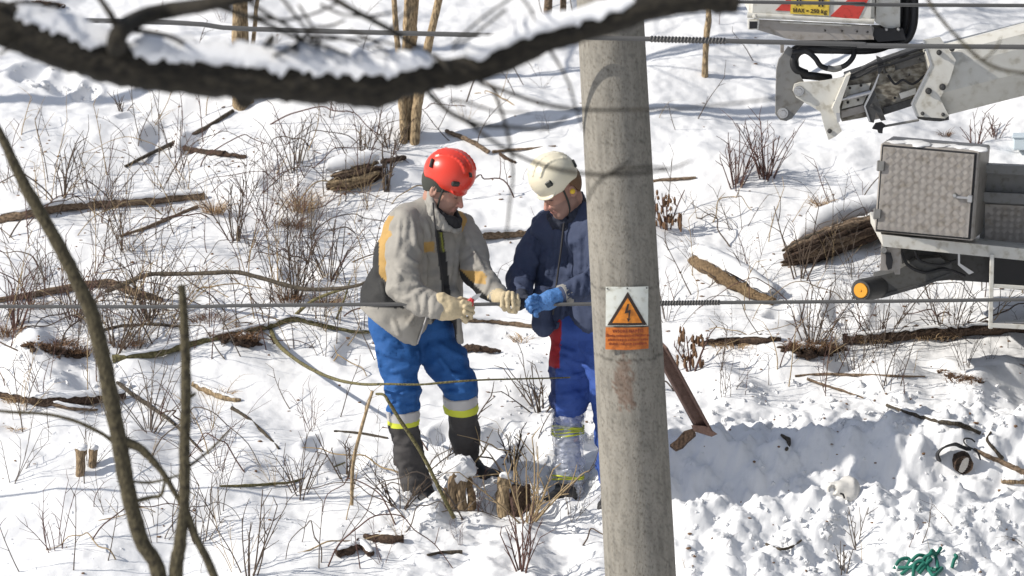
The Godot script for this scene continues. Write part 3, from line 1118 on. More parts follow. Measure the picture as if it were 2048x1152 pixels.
func foreground_tree() -> void:
	# a big tree near the photographer: one snow-laden bough hangs across the view
	var z := 11.6
	var f := KPX * (CAM.z - z)
	var gx := -2.0
	var t := thing("snowy_tree", "dark tree with a thick snow-laden bough reaching across the scene", "tree", Vector3(gx, H(gx, z), z))
	var tr := Soup.new()
	var y0 := H(gx, z)
	tube(tr, [Vector3(gx - 0.1, y0 - 0.2, z), Vector3(gx, y0 + 1.2, z), Vector3(gx - 0.02, y0 + 3.5, z), Vector3(gx - 0.1, y0 + 6.0, z - 0.1), Vector3(gx - 0.05, y0 + 9.0, z)], [0.24, 0.2, 0.18, 0.14, 0.06], 16, 5, 0.12)
	part("trunk", tr.commit(), M.bark_bough, t)
	var P := [Vector3(gx, W(0, -90, z).y, z)]
	var R := [0.075]
	for a: Array in [[-200, -35, 84], [-70, 20, 88], [40, 62, 88], [140, 100, 84], [250, 130, 88], [400, 152, 78], [560, 163, 78], [690, 170, 78], [752, 178, 76], [800, 165, 64], [870, 152, 58], [980, 128, 56], [1080, 85, 54], [1200, 48, 52], [1300, 14, 54], [1390, -2, 54], [1440, 2, 54], [1478, 14, 26]]:
		P.append(W(a[0], a[1], z))
		R.append(a[2] * 0.5 * f)
	var s := Soup.new()
	tube(s, P, R, 24, 9, 0.13)
	var bough := part("bough", s.commit(), M.bark_bough, t)
	bough.set_meta("label", "thick dark bough with snow on top")
	var stub := Soup.new()
	tube(stub, [W(490, 180, z), W(488, 205, z - 0.02), W(486, 214, z - 0.02)], [20 * f, 18 * f, 10 * f], 12, 2, 0.2)
	part("knot", stub.commit(), M.bark_bough, bough)
	# snow lying on it
	for seg: Array in [[[[20, 45], [80, 70], [150, 95], [222, 112]], [36, 40, 42, 34]], [[[248, 118], [330, 135], [450, 147], [600, 157], [740, 168], [880, 142]], [36, 42, 44, 44, 44, 34]], [[[935, 135], [1000, 112], [1080, 80], [1190, 47], [1280, 16]], [32, 34, 32, 28, 20]]]:
		var sp := []
		var sr := []
		for i in seg[0].size():
			sp.append(W(seg[0][i][0], seg[0][i][1], z + 0.004))
			sr.append(seg[1][i] * 1.02 * f)
		part("snow", snow_on(sp, sr, 20, 1.03, 0.66, 0.42), M.snow_cushion, bough)
	# side branches and twigs
	var br := [
		[[235, 110, 44], [236, 70, 40], [275, 38, 36], [345, 20, 34], [430, 6, 30], [520, -14, 26]],
		[[238, 62, 20], [222, 30, 14], [196, -8, 12]],
		[[262, 60, 12], [330, 70, 11], [380, 92, 8]],
		[[430, 10, 14], [520, 42, 10], [580, 70, 9], [610, 85, 8], [650, 92, 7], [700, 112, 5]],
		[[540, 112, 7], [565, 105, 7], [600, 82, 8], [622, 58, 7], [660, 52, 7], [690, 40, 5]],
		[[528, 92, 7], [545, 74, 12], [540, 100, 7], [548, 112, 6]],
		[[655, -10, 14], [710, 22, 13], [782, 60, 12], [830, 92, 10], [880, 120, 10], [900, 145, 8]],
		[[782, 60, 9], [800, 35, 6], [830, 15, 5]],
		[[620, 80, 7], [700, 78, 6], [770, 84, 6], [840, 108, 5]],
		[[598, 10, 6], [622, 50, 6], [640, 75, 4]],
		[[860, 188, 12], [900, 225, 11], [960, 250, 9], [1010, 253, 8], [1080, 258, 6], [1122, 243, 5], [1133, 232, 4]],
		[[960, 165, 10], [1010, 182, 9], [1080, 206, 9], [1160, 219, 8], [1290, 219, 6], [1400, 214, 5], [1560, 196, 4]],
		[[985, 175, 9], [1004, 225, 8], [1020, 290, 7], [1026, 350, 6], [1018, 420, 6], [1012, 480, 4]],
		[[930, 240, 9], [975, 275, 8], [1030, 308, 8], [1090, 332, 8], [1150, 345, 8], [1230, 350, 7], [1330, 340, 6], [1380, 322, 3]],
		[[1330, 335, 5], [1270, 335, 6], [1220, 348, 6], [1190, 372, 5], [1174, 402, 4]],
		[[1260, 322, 5], [1220, 345, 5], [1200, 352, 4]],
		[[905, 90, 6], [960, 40, 5], [1030, -10, 5]],
		[[480, -10, 9], [530, 25, 8], [575, 52, 8], [600, 76, 8], [592, 100, 6]], [[560, -10, 7], [590, 30, 7], [630, 78, 6], [668, 108, 5]], [[505, 30, 7], [560, 40, 7], [620, 30, 6], [680, 4, 5]],
		[[600, 80, 6], [650, 70, 6], [720, 88, 5], [760, 100, 4]], [[700, 60, 6], [745, 82, 6], [790, 118, 5]], [[640, 8, 6], [690, 30, 6], [760, 30, 5], [800, 18, 4]], [[1010, 20, 6], [960, 60, 6], [905, 100, 5]], [[1040, -10, 5], [1062, 20, 5], [1070, 48, 4]],
		[[1100, 100, 7], [1135, 160, 6], [1150, 210, 5], [1168, 260, 4]], [[900, 200, 7], [935, 205, 6], [990, 222, 5], [1060, 225, 4]],
		[[120, 10, 10], [40, 4, 9], [-30, 20, 9]],
		[[0, 108, 7], [20, 96, 7], [36, 80, 5]],
	]
	for b: Array in br:
		var sp := []
		var sr := []
		for i in b.size():
			sp.append(W(b[i][0], b[i][1], z + 0.1 * sin(i * 1.7)))
			sr.append(b[i][2] * 0.5 * f)
		var ss := Soup.new()
		tube(ss, sp, sr, 8, 5, 0.08)
		part("branch", ss.commit(), M.bark_bough, t)
	# saplings beside it, nearer the slope
	var zs := 7.6
	sapling("foreground_sapling", "tall leaning mossy sapling stem out of focus near the photographer", zs, [[320, 1160, 36], [282, 1080, 36], [256, 980, 38], [236, 870, 38], [217, 770, 38], [200, 690, 38], [181, 620, 36], [150, 555, 34], [112, 480, 32], [72, 410, 30], [34, 340, 26], [4, 275, 20], [-40, 190, 16]],
		[[[248, 882, 22], [285, 900, 18], [325, 945, 13], [352, 990, 11], [366, 1015, 8]], [[234, 890, 10], [205, 868, 9], [150, 842, 8], [90, 828, 7], [20, 824, 7], [-60, 815, 6]], [[262, 1005, 9], [300, 995, 9], [322, 990, 8], [330, 960, 6]], [[250, 960, 6], [300, 965, 6], [360, 950, 5]]], zs)
	sapling("foreground_sapling", "straight sapling stem with a cut top out of focus near the photographer", zs, [[352, 1160, 34], [360, 1090, 30], [369, 1000, 26], [369, 900, 27], [372, 780, 26], [369, 660, 22], [364, 585, 19], [363, 570, 17]],
		[[[371, 1020, 16], [392, 1075, 16], [415, 1120, 18], [435, 1170, 20]], [[372, 800, 10], [386, 790, 7], [392, 786, 5]], [[375, 935, 6], [420, 900, 6], [460, 860, 4]]], zs + 0.3)
	sapling("foreground_twig", "thin bare twig out of focus in front of the lift's white boom", 10.4, [[2120, 150, 7], [2048, 146, 7], [2000, 138, 7], [1960, 118, 8], [1920, 80, 8], [1888, 45, 8], [1862, 10, 8], [1845, -30, 8]], [[[1966, 120, 5], [1990, 100, 4], [2002, 75, 3]]], 10.4, false)

func sapling(called: String, label: String, z: float, stem: Array, side: Array, zr: float, rooted := true) -> void:
	var f := KPX * (CAM.z - z)
	var sp := []
	var sr := []
	if rooted:
		var b := W(stem[0][0], stem[0][1], z)
		var gy := H(b.x + 0.1, z)
		var c := W(stem[1][0], stem[1][1], z)
		var dd := (b - c).normalized()
		sp.append(Vector3(b.x + dd.x * 0.4, gy - 0.15, z))
		sr.append(stem[0][2] * 0.62 * f)
		for k in 5:
			sp.append(b + Vector3(dd.x * 0.22 * (1.0 - k / 5.0), (gy - b.y) * (1.0 - (k + 0.8) / 5.8), 0))
			sr.append(stem[0][2] * 0.54 * f)
	else:
		for a: Array in [[2900, -200, 14], [2500, 60, 11]]:
			sp.append(W(a[0], a[1], z))
			sr.append(a[2] * 0.5 * f)
		var gx: float = (sp[0] as Vector3).x
		sp.push_front(Vector3(gx + 0.15, 2.0, z))
		sr.push_front(0.03)
		sp.push_front(Vector3(gx + 0.25, H(gx + 0.25, z) - 0.1, z))
		sr.push_front(0.045)
	for a: Array in stem:
		sp.append(W(a[0], a[1], z))
		sr.append(a[2] * 0.44 * f)
	var t := thing(called, label, "sapling" if rooted else "twig", sp[0])
	var s := Soup.new()
	tube(s, sp, sr, 14, 6, 0.12)
	part("stem", s.commit(), M.bark_sapling, t)
	for b: Array in side:
		var p := []
		var r := []
		for a: Array in b:
			p.append(W(a[0], a[1], z))
			r.append(a[2] * 0.5 * f)
		var q := Soup.new()
		tube(q, p, r, 8, 5, 0.1)
		part("branch", q.commit(), M.bark_sapling, t)

# ------------------------------------------------------------------ people
var y_mid := 0.0
func fx(p: Vector3) -> float: return 1024.0 + p.x / 0.002327     # metres to the tailor's grid used for the cloth panels
func fy(p: Vector3) -> float: return 576.0 - (p.y - y_mid) / 0.00235

func add_head(s: Soup, C: Vector3, f: Vector3, u: Vector3, neck: Vector3, stubble: float) -> void:
	var r := f.cross(u).normalized()
	var B := Basis(r, u, f)
	var F := field([C + u * 0.1, C - u * 0.1, C + f * 0.12, C - f * 0.1, C + r * 0.08, C - r * 0.08, neck], 0.035, 0.0042)
	F.ell(C + u * 0.045 - f * 0.008, B, Vector3(0.074, 0.1, 0.095), 0.02)
	F.ell(C - u * 0.03 + f * 0.03, B, Vector3(0.062, 0.085, 0.066), 0.03)
	F.cap(C - u * 0.055 - f * 0.0 + r * 0.045, C - u * 0.098 + f * 0.07 + r * 0.012, 0.022, 0.02, 0.03)
	F.cap(C - u * 0.055 - f * 0.0 - r * 0.045, C - u * 0.098 + f * 0.07 - r * 0.012, 0.022, 0.02, 0.03)
	F.cap(C + r * 0.04 - u * 0.02 + f * 0.06, C + r * 0.03 - u * 0.04 + f * 0.075, 0.018, 0.016, 0.025)
	F.cap(C - r * 0.04 - u * 0.02 + f * 0.06, C - r * 0.03 - u * 0.04 + f * 0.075, 0.018, 0.016, 0.025)
	F.cap(C + u * 0.018 + f * 0.082 - r * 0.032, C + u * 0.018 + f * 0.082 + r * 0.032, 0.014, 0.014, 0.015)
	F.ell(C + f * 0.096 + r * 0.03, B, Vector3(0.016, 0.009, 0.014), 0.012, true)
	F.ell(C + f * 0.096 - r * 0.03, B, Vector3(0.016, 0.009, 0.014), 0.012, true)
	F.ell(C + f * 0.083 + r * 0.029, B, Vector3(0.013, 0.011, 0.012), 0.006)
	F.ell(C + f * 0.083 - r * 0.029, B, Vector3(0.013, 0.011, 0.012), 0.006)
	F.cap(C + u * 0.004 + f * 0.094, C - u * 0.036 + f * 0.116, 0.008, 0.012, 0.01)
	F.cap(C - u * 0.04 + f * 0.1 - r * 0.011, C - u * 0.04 + f * 0.1 + r * 0.011, 0.009, 0.009, 0.01)
	F.cap(C - u * 0.06 + f * 0.094 - r * 0.016, C - u * 0.06 + f * 0.094 + r * 0.016, 0.007, 0.007, 0.008)
	F.cap(C - u * 0.073 + f * 0.092 - r * 0.014, C - u * 0.073 + f * 0.092 + r * 0.014, 0.007, 0.007, 0.008)
	F.ell(C - u * 0.0665 + f * 0.104, B, Vector3(0.024, 0.0025, 0.01), 0.004, true)
	for sg: float in [-1.0, 1.0]:
		F.ell(C + r * sg * 0.076 - u * 0.012 - f * 0.012, B, Vector3(0.01, 0.031, 0.019), 0.008)
		F.ell(C + r * sg * 0.086 - u * 0.01 - f * 0.008, B, Vector3(0.006, 0.017, 0.009), 0.005, true)
	F.cap(C - u * 0.06 - f * 0.02, neck, 0.056, 0.06, 0.03)
	var tint := func(p: Vector3, _n: Vector3) -> Color:
		var q := p - C
		var a := q.dot(u)
		var b := q.dot(f)
		var c := absf(q.dot(r))
		var col := Color(0.41, 0.225, 0.165)
		if a < -0.03 and b > -0.02: col = col.lerp(Color(0.22, 0.14, 0.115), stubble)
		if absf(a + 0.066) < 0.012 and b > 0.08 and c < 0.026: col = Color(0.4, 0.2, 0.16)
		if a > 0.012 and a < 0.028 and b > 0.07 and c > 0.012 and c < 0.048: col = Color(0.1, 0.065, 0.045)
		if absf(a + 0.003) < 0.0035 and b > 0.075 and c > 0.016 and c < 0.044: col = Color(0.08, 0.05, 0.045)
		if b > 0.1 and a < -0.02 and a > -0.05: col = Color(0.52, 0.26, 0.2)
		return col
	F.mesh(s, tint)

# body inside the clothes: J maps joint names to places
func add_body(s: Soup, J: Dictionary) -> void:
	var all := J.values()
	var F := field(all, 0.14, 0.02)
	F.cap(J.neck, J.chest, 0.05, 0.06, 0.03)
	F.cap(J.chest, J.pelvis, 0.06, 0.07, 0.03)
	F.cap(J.rs, J.ls, 0.04, 0.04, 0.03)
	F.cap(J.rh, J.lh, 0.07, 0.07, 0.05)
	for k: String in ["r", "l"]:
		F.cap(J[k + "s"], J[k + "e"], 0.045, 0.036, 0.03)
		F.cap(J[k + "e"], J[k + "w"], 0.036, 0.025, 0.03)
		F.cap(J[k + "h"], J[k + "k"], 0.07, 0.05, 0.04)
		F.cap(J[k + "k"], J[k + "a"], 0.05, 0.035, 0.03)
	F.mesh(s, func(_p: Vector3, _n: Vector3) -> Color: return Color(0.47, 0.27, 0.2))

func on_shell(px: float, py: float, c: Vector3, B: Basis, r: Vector3) -> Vector3:
	var T := B.transposed()
	var z := c.z + 0.2
	while z > c.z - 0.1:
		var p := W(px, py, z)
		if ((T * (p - c)) / r).length() < 1.0 or ((T * (p - c - B.z * 0.03 - B.y * 0.01)) / (r * 0.97)).length() < 1.0: return p
		z -= 0.002
	return W(px, py, c.z)

func hand(fingers: Array, palm: Array, rf := 0.0105) -> ArrayMesh:
	var js := []
	for a: Array in fingers + palm:
		for p: Vector3 in a[0]: js.append(p)
	var F := field(js, 0.055, 0.0036)
	for a: Array in palm: F.cap(a[0][0], a[0][1], a[1], a[2], 0.02)
	for a: Array in fingers:
		var P: Array = a[0]
		# each finger its own field so that neighbours stay apart, then joined hard
		for i in P.size() - 1:
			F.cap(P[i], P[i + 1], rf * (1.08 - 0.07 * i), rf * (1.0 - 0.08 * i), 0.005)
	F.noise(0.0016, 4.0)
	var s := Soup.new()
	F.mesh(s)
	return s.commit()

func wl(a: Array) -> Array:     # list of px, py, z
	var o := []
	for q: Array in a: o.append(W(q[0], q[1], q[2]))
	return o

# creases: soft ridges that follow the cloth between two points of the tailor's grid
func creases(F: Field, lines: Array, r := 0.009, zmax := 0.5) -> void:
	for l: Array in lines:
		var p := []
		for k in 7:
			var f := k / 6.0
			var bow := sin(f * PI) * 4.0
			var z := zmax
			var px := lerpf(l[0], l[2], f) + bow * signf(l[3] - l[1]) * 0.5
			var py := lerpf(l[1], l[3], f) + bow
			while z > -0.35 and F.at(W(px, py, z)) > 0.0: z -= 0.004
			p.append(W(px, py, z - 0.003))
		for k in 6:
			if absf(p[k].z - p[k + 1].z) < 0.05:
				F.cap(p[k], p[k + 1], r * (0.45 if k == 0 else 1.0), r * (0.45 if k == 5 else 1.0), 0.014)

func ring(a: Vector3, b: Vector3, ra: float, rb: float) -> ArrayMesh:
	var s := Soup.new()
	var d := (b - a).normalized()
	tube(s, [a, a + d * 0.003, (a + b) * 0.5, b - d * 0.003, b], [ra - 0.008, ra, (ra + rb) * 0.5 + 0.002, rb, rb - 0.008], 28, 1, 0.05)
	return s.commit()

func leg_mesh(pts: Array, rad: Array, amp: float, fr: float, tint: Callable, cell := 0.0095) -> ArrayMesh:
	var F := field(pts, 0.15, cell)
	for i in pts.size() - 1:
		F.cap(pts[i], pts[i + 1], rad[i], rad[i + 1], 0.03, amp, fr)
	F.noise(0.006, 1.6)
	var s := Soup.new()
	s.tinted = true
	F.mesh(s, tint)
	return s.commit()

func collar(c: Vector3, u: Vector3, f: Vector3, ra: float, rb: float, h0: float, h_back: float, h_front: float, thick: float) -> ArrayMesh:
	var r := f.cross(u).normalized()
	var js := []
	var n := 22
	for i in n:
		var a := TAU * i / n
		var d := f * cos(a) * ra + r * sin(a) * rb
		js.append([c + d * 1.05 - u * h0, c + d * (1.0 + 0.12 * cos(a)) + u * lerpf(h_back, h_front, 0.5 + 0.5 * cos(a))])
	var fl := []
	for q: Array in js: fl.append_array(q)
	var F := field(fl, 0.04, 0.0065)
	for i in n:
		F.cap(js[i][0], js[i][1], thick, thick, 0.012)
		F.cap(js[i][1], js[(i + 1) % n][1], thick, thick, 0.008)
		F.cap((js[i][0] as Vector3).lerp(js[i][1], 0.5), (js[(i + 1) % n][0] as Vector3).lerp(js[(i + 1) % n][1], 0.5), thick, thick, 0.008)
	F.noise(0.006, 2.0)
	var s := Soup.new()
	F.mesh(s)
	return s.commit()

func helmet(t: Node, c: Vector3, B: Basis, r: Vector3, m: Material, ridges: bool, peak: float) -> MeshInstance3D:
	var u := B.y
	var f := B.z
	var sd := B.x
	var F := field([c + u * r.y, c - u * r.y, c + f * (r.z + 0.03), c - f * r.z, c + sd * r.x, c - sd * r.x], 0.03, 0.0042)
	F.ell(c, B, r, 0.02)
	F.ell(c + f * 0.03 + u * 0.01, B, Vector3(r.x * 0.98, r.y * 0.98, r.z * 0.95), 0.03)
	if ridges:
		for x: float in [-0.062, -0.022, 0.022, 0.062]:
			var q := []
			for i in 9:
				var a := lerpf(-0.75, 0.95, i / 8.0)
				var w := sqrt(1.0 - pow(x / r.x, 2.0))
				var p1 := c + sd * x + u * cos(a) * (r.y - 0.001) * w + f * sin(a) * (r.z - 0.001) * w
				var p2 := c + f * 0.03 + u * 0.01 + sd * x + u * cos(a) * (r.y * 0.98 - 0.001) * w + f * sin(a) * (r.z * 0.95 - 0.001) * w
				q.append(p1 if p1.distance_to(c) > p2.distance_to(c) else p2)
			for i in 8: F.cap(q[i], q[i + 1], 0.007, 0.007, 0.006)
	# lower edge: higher over the ears, drawn out to a peak in front
	F.cut(c - u * 0.062 - f * 0.0, (-u + f * 0.0).normalized())
	F.ell(c - u * 0.095 - f * 0.02, Basis(sd, u, f), Vector3(0.3, 0.055, 0.062), 0.012, true)
	F.ell(c - u * 0.056 + f * (r.z - 0.02), Basis(sd, (u + f * 0.35).normalized(), (f - u * 0.35).normalized()), Vector3(r.x * 0.78, 0.011, peak), 0.014)
	var s := Soup.new()
	F.mesh(s)
	return part("helmet", s.commit(), m, t)

func chin_strap(hm: Node, C: Vector3, f: Vector3, u: Vector3, _sg: float) -> void:
	var r := f.cross(u).normalized()
	for s: float in [-1.0, 1.0]:
		var q := Soup.new()
		tube(q, [C + r * s * 0.082 + u * 0.02 + f * 0.03, C + r * s * 0.072 - u * 0.04 + f * 0.03, C + r * s * 0.052 - u * 0.09 + f * 0.035, C + r * s * 0.012 - u * 0.124 + f * 0.05], [0.005, 0.005, 0.005, 0.005], 6, 5)
		part("chin_strap", q.commit(), M.dark_plastic, hm)

func worker_in_red_helmet() -> void:
	y_mid = W(1024, 576, 0).y
	var foot := gnd(850, 1004)
	var t := thing("person", "person in grey and ochre jacket and red helmet cutting the cable", "person", Vector3(foot.x, foot.y, 0.0))
	var J := {"neck": W(872, 432, 0.0), "chest": W(858, 500, 0.0), "pelvis": W(818, 645, -0.02), "rs": W(806, 452, 0.12), "re": W(800, 572, 0.24), "rw": W(888, 612, 0.35),
		"ls": W(922, 458, -0.11), "le": W(952, 545, 0.08), "lw": W(1000, 596, 0.24), "rh": W(782, 660, 0.03), "rk": W(806, 775, 0.08), "ra": W(834, 985, 0.0), "lh": W(858, 660, -0.08), "lk": W(924, 778, 0.0), "la": W(934, 930, -0.16)}
	var C := W(886, 376, 0.03)
	var yaw := deg_to_rad(22.0)
	var f := Vector3(cos(yaw) * cos(0.42), -sin(0.42), sin(yaw) * cos(0.42)).normalized()
	var u := (Vector3.UP - f * f.y).normalized()
	var bd := Soup.new()
	bd.tinted = true
	add_body(bd, J)
	add_head(bd, C, f, u, J.neck, 0.45)
	part("body", bd.commit(), M.skin, t)
	# jacket
	var grey := Color(0.345, 0.325, 0.29)
	var ochre := Color(0.5, 0.31, 0.1)
	var black := Color(0.026, 0.025, 0.027)
	var F := field([W(745, 420, 0.2), W(950, 700, -0.22), W(800, 420, 0.2)], 0.07, 0.0072)
	F.cap(W(812, 468, 0.07), W(784, 612, 0.05), 0.118, 0.132, 0.08, 0.018, 1.3)
	F.cap(W(898, 472, -0.07), W(866, 612, -0.04), 0.105, 0.125, 0.08, 0.012, 1.3)
	F.cap(W(820, 446, 0.06), W(905, 448, -0.07), 0.075, 0.07, 0.06)
	F.cap(W(862, 428, 0.0), W(855, 470, 0.0), 0.075, 0.1, 0.06)
	F.cap(W(778, 600, 0.04), W(776, 628, 0.04), 0.126, 0.13, 0.05, 0.01, 1.6)
	F.ell(W(810, 640, 0.13), Basis(Vector3(0, 0, 1), -0.12), Vector3(0.1, 0.11, 0.045), 0.03)
	F.cap(W(812, 655, 0.15), W(829, 684, 0.16), 0.05, 0.018, 0.03)
	F.cap(W(905, 590, 0.06), W(922, 682, 0.05), 0.03, 0.016, 0.03)
	F.noise(0.014, 0.6)
	F.noise(0.003, 1.4)
	# hem: the back ends higher than the open front flaps
	F.cut(W(775, 652, 0.0), Vector3(-0.6, -0.8, 0.0).normalized())
	F.ell(W(885, 668, 0.1), Basis(), Vector3(0.052, 0.085, 0.25), 0.02, true)
	creases(F, [[905, 468, 898, 560], [916, 490, 906, 585], [896, 520, 892, 590], [850, 500, 846, 590], [838, 606, 812, 655], [786, 640, 800, 672], [760, 560, 772, 600], [850, 440, 858, 480], [905, 440, 912, 470], [868, 600, 856, 640]])
	var tint := func(p: Vector3, n: Vector3) -> Color:
		var x := fx(p)
		var y := fy(p)
		var col := grey
		var b := y - 540.0
		if x < 790.0 - (y - 425.0) * 0.12 and y > 424.0 and y < 560.0 and x > 755.0 - (y - 430.0) * 0.03 and n.z > -0.5: col = ochre
		if y > 478.0 and y < 606.0 and x < 757.0 + maxf(0.0, b) * 1.1: col = black
		if y > 476.0 and y < 494.0 + (x - 840.0) * 0.2 and x > 838.0 and x < 868.0 and n.z > 0.0: col = ochre
		if x > 912.0 and y < 462.0: col = ochre
		var zc := lerpf(870.0, 889.0, (y - 430.0) / 170.0)
		if n.z > 0.1:
			if y > 425.0 and y < 640.0 and absf(x - zc) < 3.4: col = black
			if y > 500.0 and x > zc + 3.0 and x < zc + 13.0: col = black
			if y <= 500.0 and x > zc + 3.0 and x < zc + 12.0: col = Color(0.09, 0.09, 0.05) if absf(x - zc - 8.0) > 1.6 else Color(0.3, 0.32, 0.05)
			if y > 600.0 and x > 862.0 and x < 912.0: col = black
		return col
	var s := Soup.new()
	s.tinted = true
	F.mesh(s, tint)
	var jk := part("jacket", s.commit(), M.jacket_grey, t)
	# sleeves
	var sl := Soup.new()
	sl.tinted = true
	var js := [W(816, 450, 0.11), W(808, 505, 0.17), W(806, 572, 0.25), W(842, 602, 0.3), W(876, 614, 0.345)]
	var Q := field(js, 0.12, 0.0075)
	Q.cap(js[0], js[1], 0.084, 0.078, 0.04, 0.018, 1.5)
	Q.cap(js[1], js[2], 0.078, 0.072, 0.04, 0.022, 1.8)
	Q.cap(js[2], js[3], 0.072, 0.062, 0.03, 0.02, 2.0)
	Q.cap(js[3], js[4], 0.064, 0.06, 0.03, 0.009, 2.6)
	Q.noise(0.004, 0.9)
	creases(Q, [[838, 556, 796, 540], [842, 568, 786, 572], [844, 580, 796, 600], [838, 530, 806, 506], [842, 508, 822, 462], [824, 440, 830, 490], [800, 440, 792, 510], [812, 436, 808, 480], [782, 530, 800, 560], [790, 590, 822, 618], [850, 588, 844, 630], [866, 594, 862, 636], [828, 590, 836, 622]], 0.008)
	Q.mesh(sl, func(_p: Vector3, _n: Vector3) -> Color: return grey)
	part("sleeve", sl.commit(), M.jacket_grey, t)
	var sl2 := Soup.new()
	sl2.tinted = true
	var jl := [W(922, 456, -0.1), W(946, 505, -0.02), W(953, 545, 0.07), W(975, 572, 0.15), W(996, 592, 0.215)]
	Q = field(jl, 0.11, 0.0075)
	Q.cap(jl[0], jl[1], 0.074, 0.068, 0.04, 0.012, 2.2)
	Q.cap(jl[1], jl[2], 0.068, 0.064, 0.04, 0.012, 2.4)
	Q.cap(jl[2], jl[3], 0.064, 0.055, 0.03, 0.01, 2.6)
	Q.cap(jl[3], jl[4], 0.055, 0.05, 0.03, 0.008, 2.6)
	Q.noise(0.006, 0.9)
	creases(Q, [[934, 470, 950, 520], [946, 500, 968, 545], [936, 530, 966, 536], [962, 548, 950, 575], [978, 560, 966, 590], [925, 450, 936, 490]], 0.007)
	Q.mesh(sl2, func(p: Vector3, _n: Vector3) -> Color:
		var x := fx(p)
		var y := fy(p)
		var under := (y - 545.0) - (x - 945.0) * 0.85
		if y > 535.0 and under > 10.0: return black
		if y > 533.0 and y < 556.0 and under > -28.0 and x < 972.0: return ochre
		return grey)
	part("sleeve", sl2.commit(), M.jacket_grey, t)
	# standing collar over a dark fleece
	var cu := Vector3(0.22, 0.95, 0.1).normalized()
	var cf := Vector3(0.9, -0.25, 0.42).normalized()
	part("collar", collar(W(880, 436, 0.02), cu, cf, 0.088, 0.08, 0.03, 0.15, -0.035, 0.011), M.collar_grey, jk)
	part("fleece_collar", collar(W(884, 434, 0.02), cu, cf, 0.074, 0.064, 0.04, 0.08, 0.005, 0.014), M.black_cloth, jk)
	var zp := Soup.new()
	tube(zp, wl([[866, 405, 0.125], [869, 440, 0.13], [876, 500, 0.15], [884, 560, 0.16], [888, 600, 0.16]]), [0.004, 0.004, 0.004, 0.004, 0.004], 6, 6)
	part("zip", zp.commit(), M.zip, jk)
	var hz := Soup.new()
	tube(hz, wl([[856, 625, 0.165], [846, 655, 0.172], [834, 688, 0.168]]), [0.004, 0.004, 0.004], 6, 6)
	part("zip", hz.commit(), M.reflective, jk)
	# head wear
	var B := Basis(f.cross(u).normalized(), u, f)
	var K := field([C + u * 0.15, C - u * 0.07, C + f * 0.11, C - f * 0.12, C + B.x * 0.1, C - B.x * 0.1], 0.02, 0.0042)
	K.ell(C + u * 0.035 - f * 0.008, B, Vector3(0.086, 0.11, 0.107), 0.02)
	K.cut(C - u * 0.012, (-u + f * 0.42).normalized())
	var kk := Soup.new()
	K.mesh(kk)
	for i in kk.v.size():     # ribbed knit
		var q: Vector3 = kk.v[i] - C
		var a := atan2(q.dot(B.x), q.dot(B.z))
		kk.v[i] += (q - u * q.dot(u)).normalized() * 0.003 * sin(a * 46.0)
	part("knit_cap", kk.commit(), M.knit, t)
	var hc := C + u * 0.08 - f * 0.012
	var hr := Vector3(0.104, 0.107, 0.112)
	var hm := helmet(t, hc, B, hr, M.helmet_red, true, 0.03)
	for q: Array in [[863, 326, 0.008, 0.022, 0.5], [911, 368, 0.02, 0.012, 0.2], [941, 350, 0.004, 0.012, 0.4]]:
		var vs := Soup.new()
		var p := on_shell(q[0], q[1], hc, B, hr + Vector3(0.006, 0.006, 0.006))
		var nn := (p - hc).normalized()
		var Y := (u - nn * u.dot(nn)).normalized().rotated(nn, q[4])
		box(vs, p, Y.cross(nn) * q[2], Y * q[3], nn * 0.009, 0.006)
		part("vent" if q[1] < 340 else "clip", vs.commit(), M.dark_plastic, hm)
	chin_strap(hm, C, f, u, 1.0)
	# gloves
	part("glove", hand([
		[wl([[926, 604, 0.375], [940, 608, 0.37], [945, 615, 0.345], [941, 620, 0.32]])], [wl([[931, 614, 0.385], [943, 618, 0.37], [945, 625, 0.345], [940, 629, 0.32]])],
		[wl([[930, 624, 0.385], [941, 628, 0.37], [941, 635, 0.345], [936, 637, 0.325]])], [wl([[923, 633, 0.38], [932, 639, 0.365], [932, 643, 0.345], [928, 642, 0.325]])],
		[wl([[908, 603, 0.35], [922, 598, 0.335], [936, 601, 0.325]])]],
		[[wl([[884, 606, 0.35], [900, 610, 0.355]]), 0.05, 0.04], [wl([[886, 622, 0.35], [902, 622, 0.355]]), 0.046, 0.04], [wl([[902, 612, 0.36], [926, 612, 0.365]]), 0.036, 0.022], [wl([[900, 622, 0.36], [924, 627, 0.365]]), 0.036, 0.022]], 0.0115), M.glove_cream, t)
	part("glove", hand([
		[wl([[1008, 588, 0.33], [1005, 597, 0.365], [1005, 612, 0.37], [1009, 620, 0.345]])], [wl([[1017, 586, 0.33], [1015, 597, 0.37], [1016, 613, 0.372], [1019, 621, 0.345]])],
		[wl([[1025, 587, 0.33], [1026, 598, 0.37], [1027, 613, 0.372], [1028, 621, 0.345]])], [wl([[1034, 592, 0.325], [1036, 601, 0.36], [1036, 612, 0.36], [1036, 618, 0.34]])],
		[wl([[1008, 612, 0.3], [1020, 622, 0.31], [1032, 624, 0.325]])]],
		[[wl([[992, 590, 0.21], [1006, 598, 0.27]]), 0.042, 0.036], [wl([[1006, 598, 0.29], [1028, 600, 0.305]]), 0.034, 0.026]], 0.0112), M.glove_cream, t)
	# trousers
	var blue := Color(0.012, 0.095, 0.31)
	var pt := func(p: Vector3, _n: Vector3) -> Color:
		var y := fy(p)
		return blue * (1.0 if y < 9000.0 else 1.0)
	var hips := [W(790, 632, 0.0), W(850, 634, -0.05)]
	var P := field([W(735, 600, 0.1), W(960, 850, -0.15), W(760, 850, 0.18)], 0.06, 0.009)
	P.cap(hips[0], hips[1], 0.11, 0.11, 0.05)
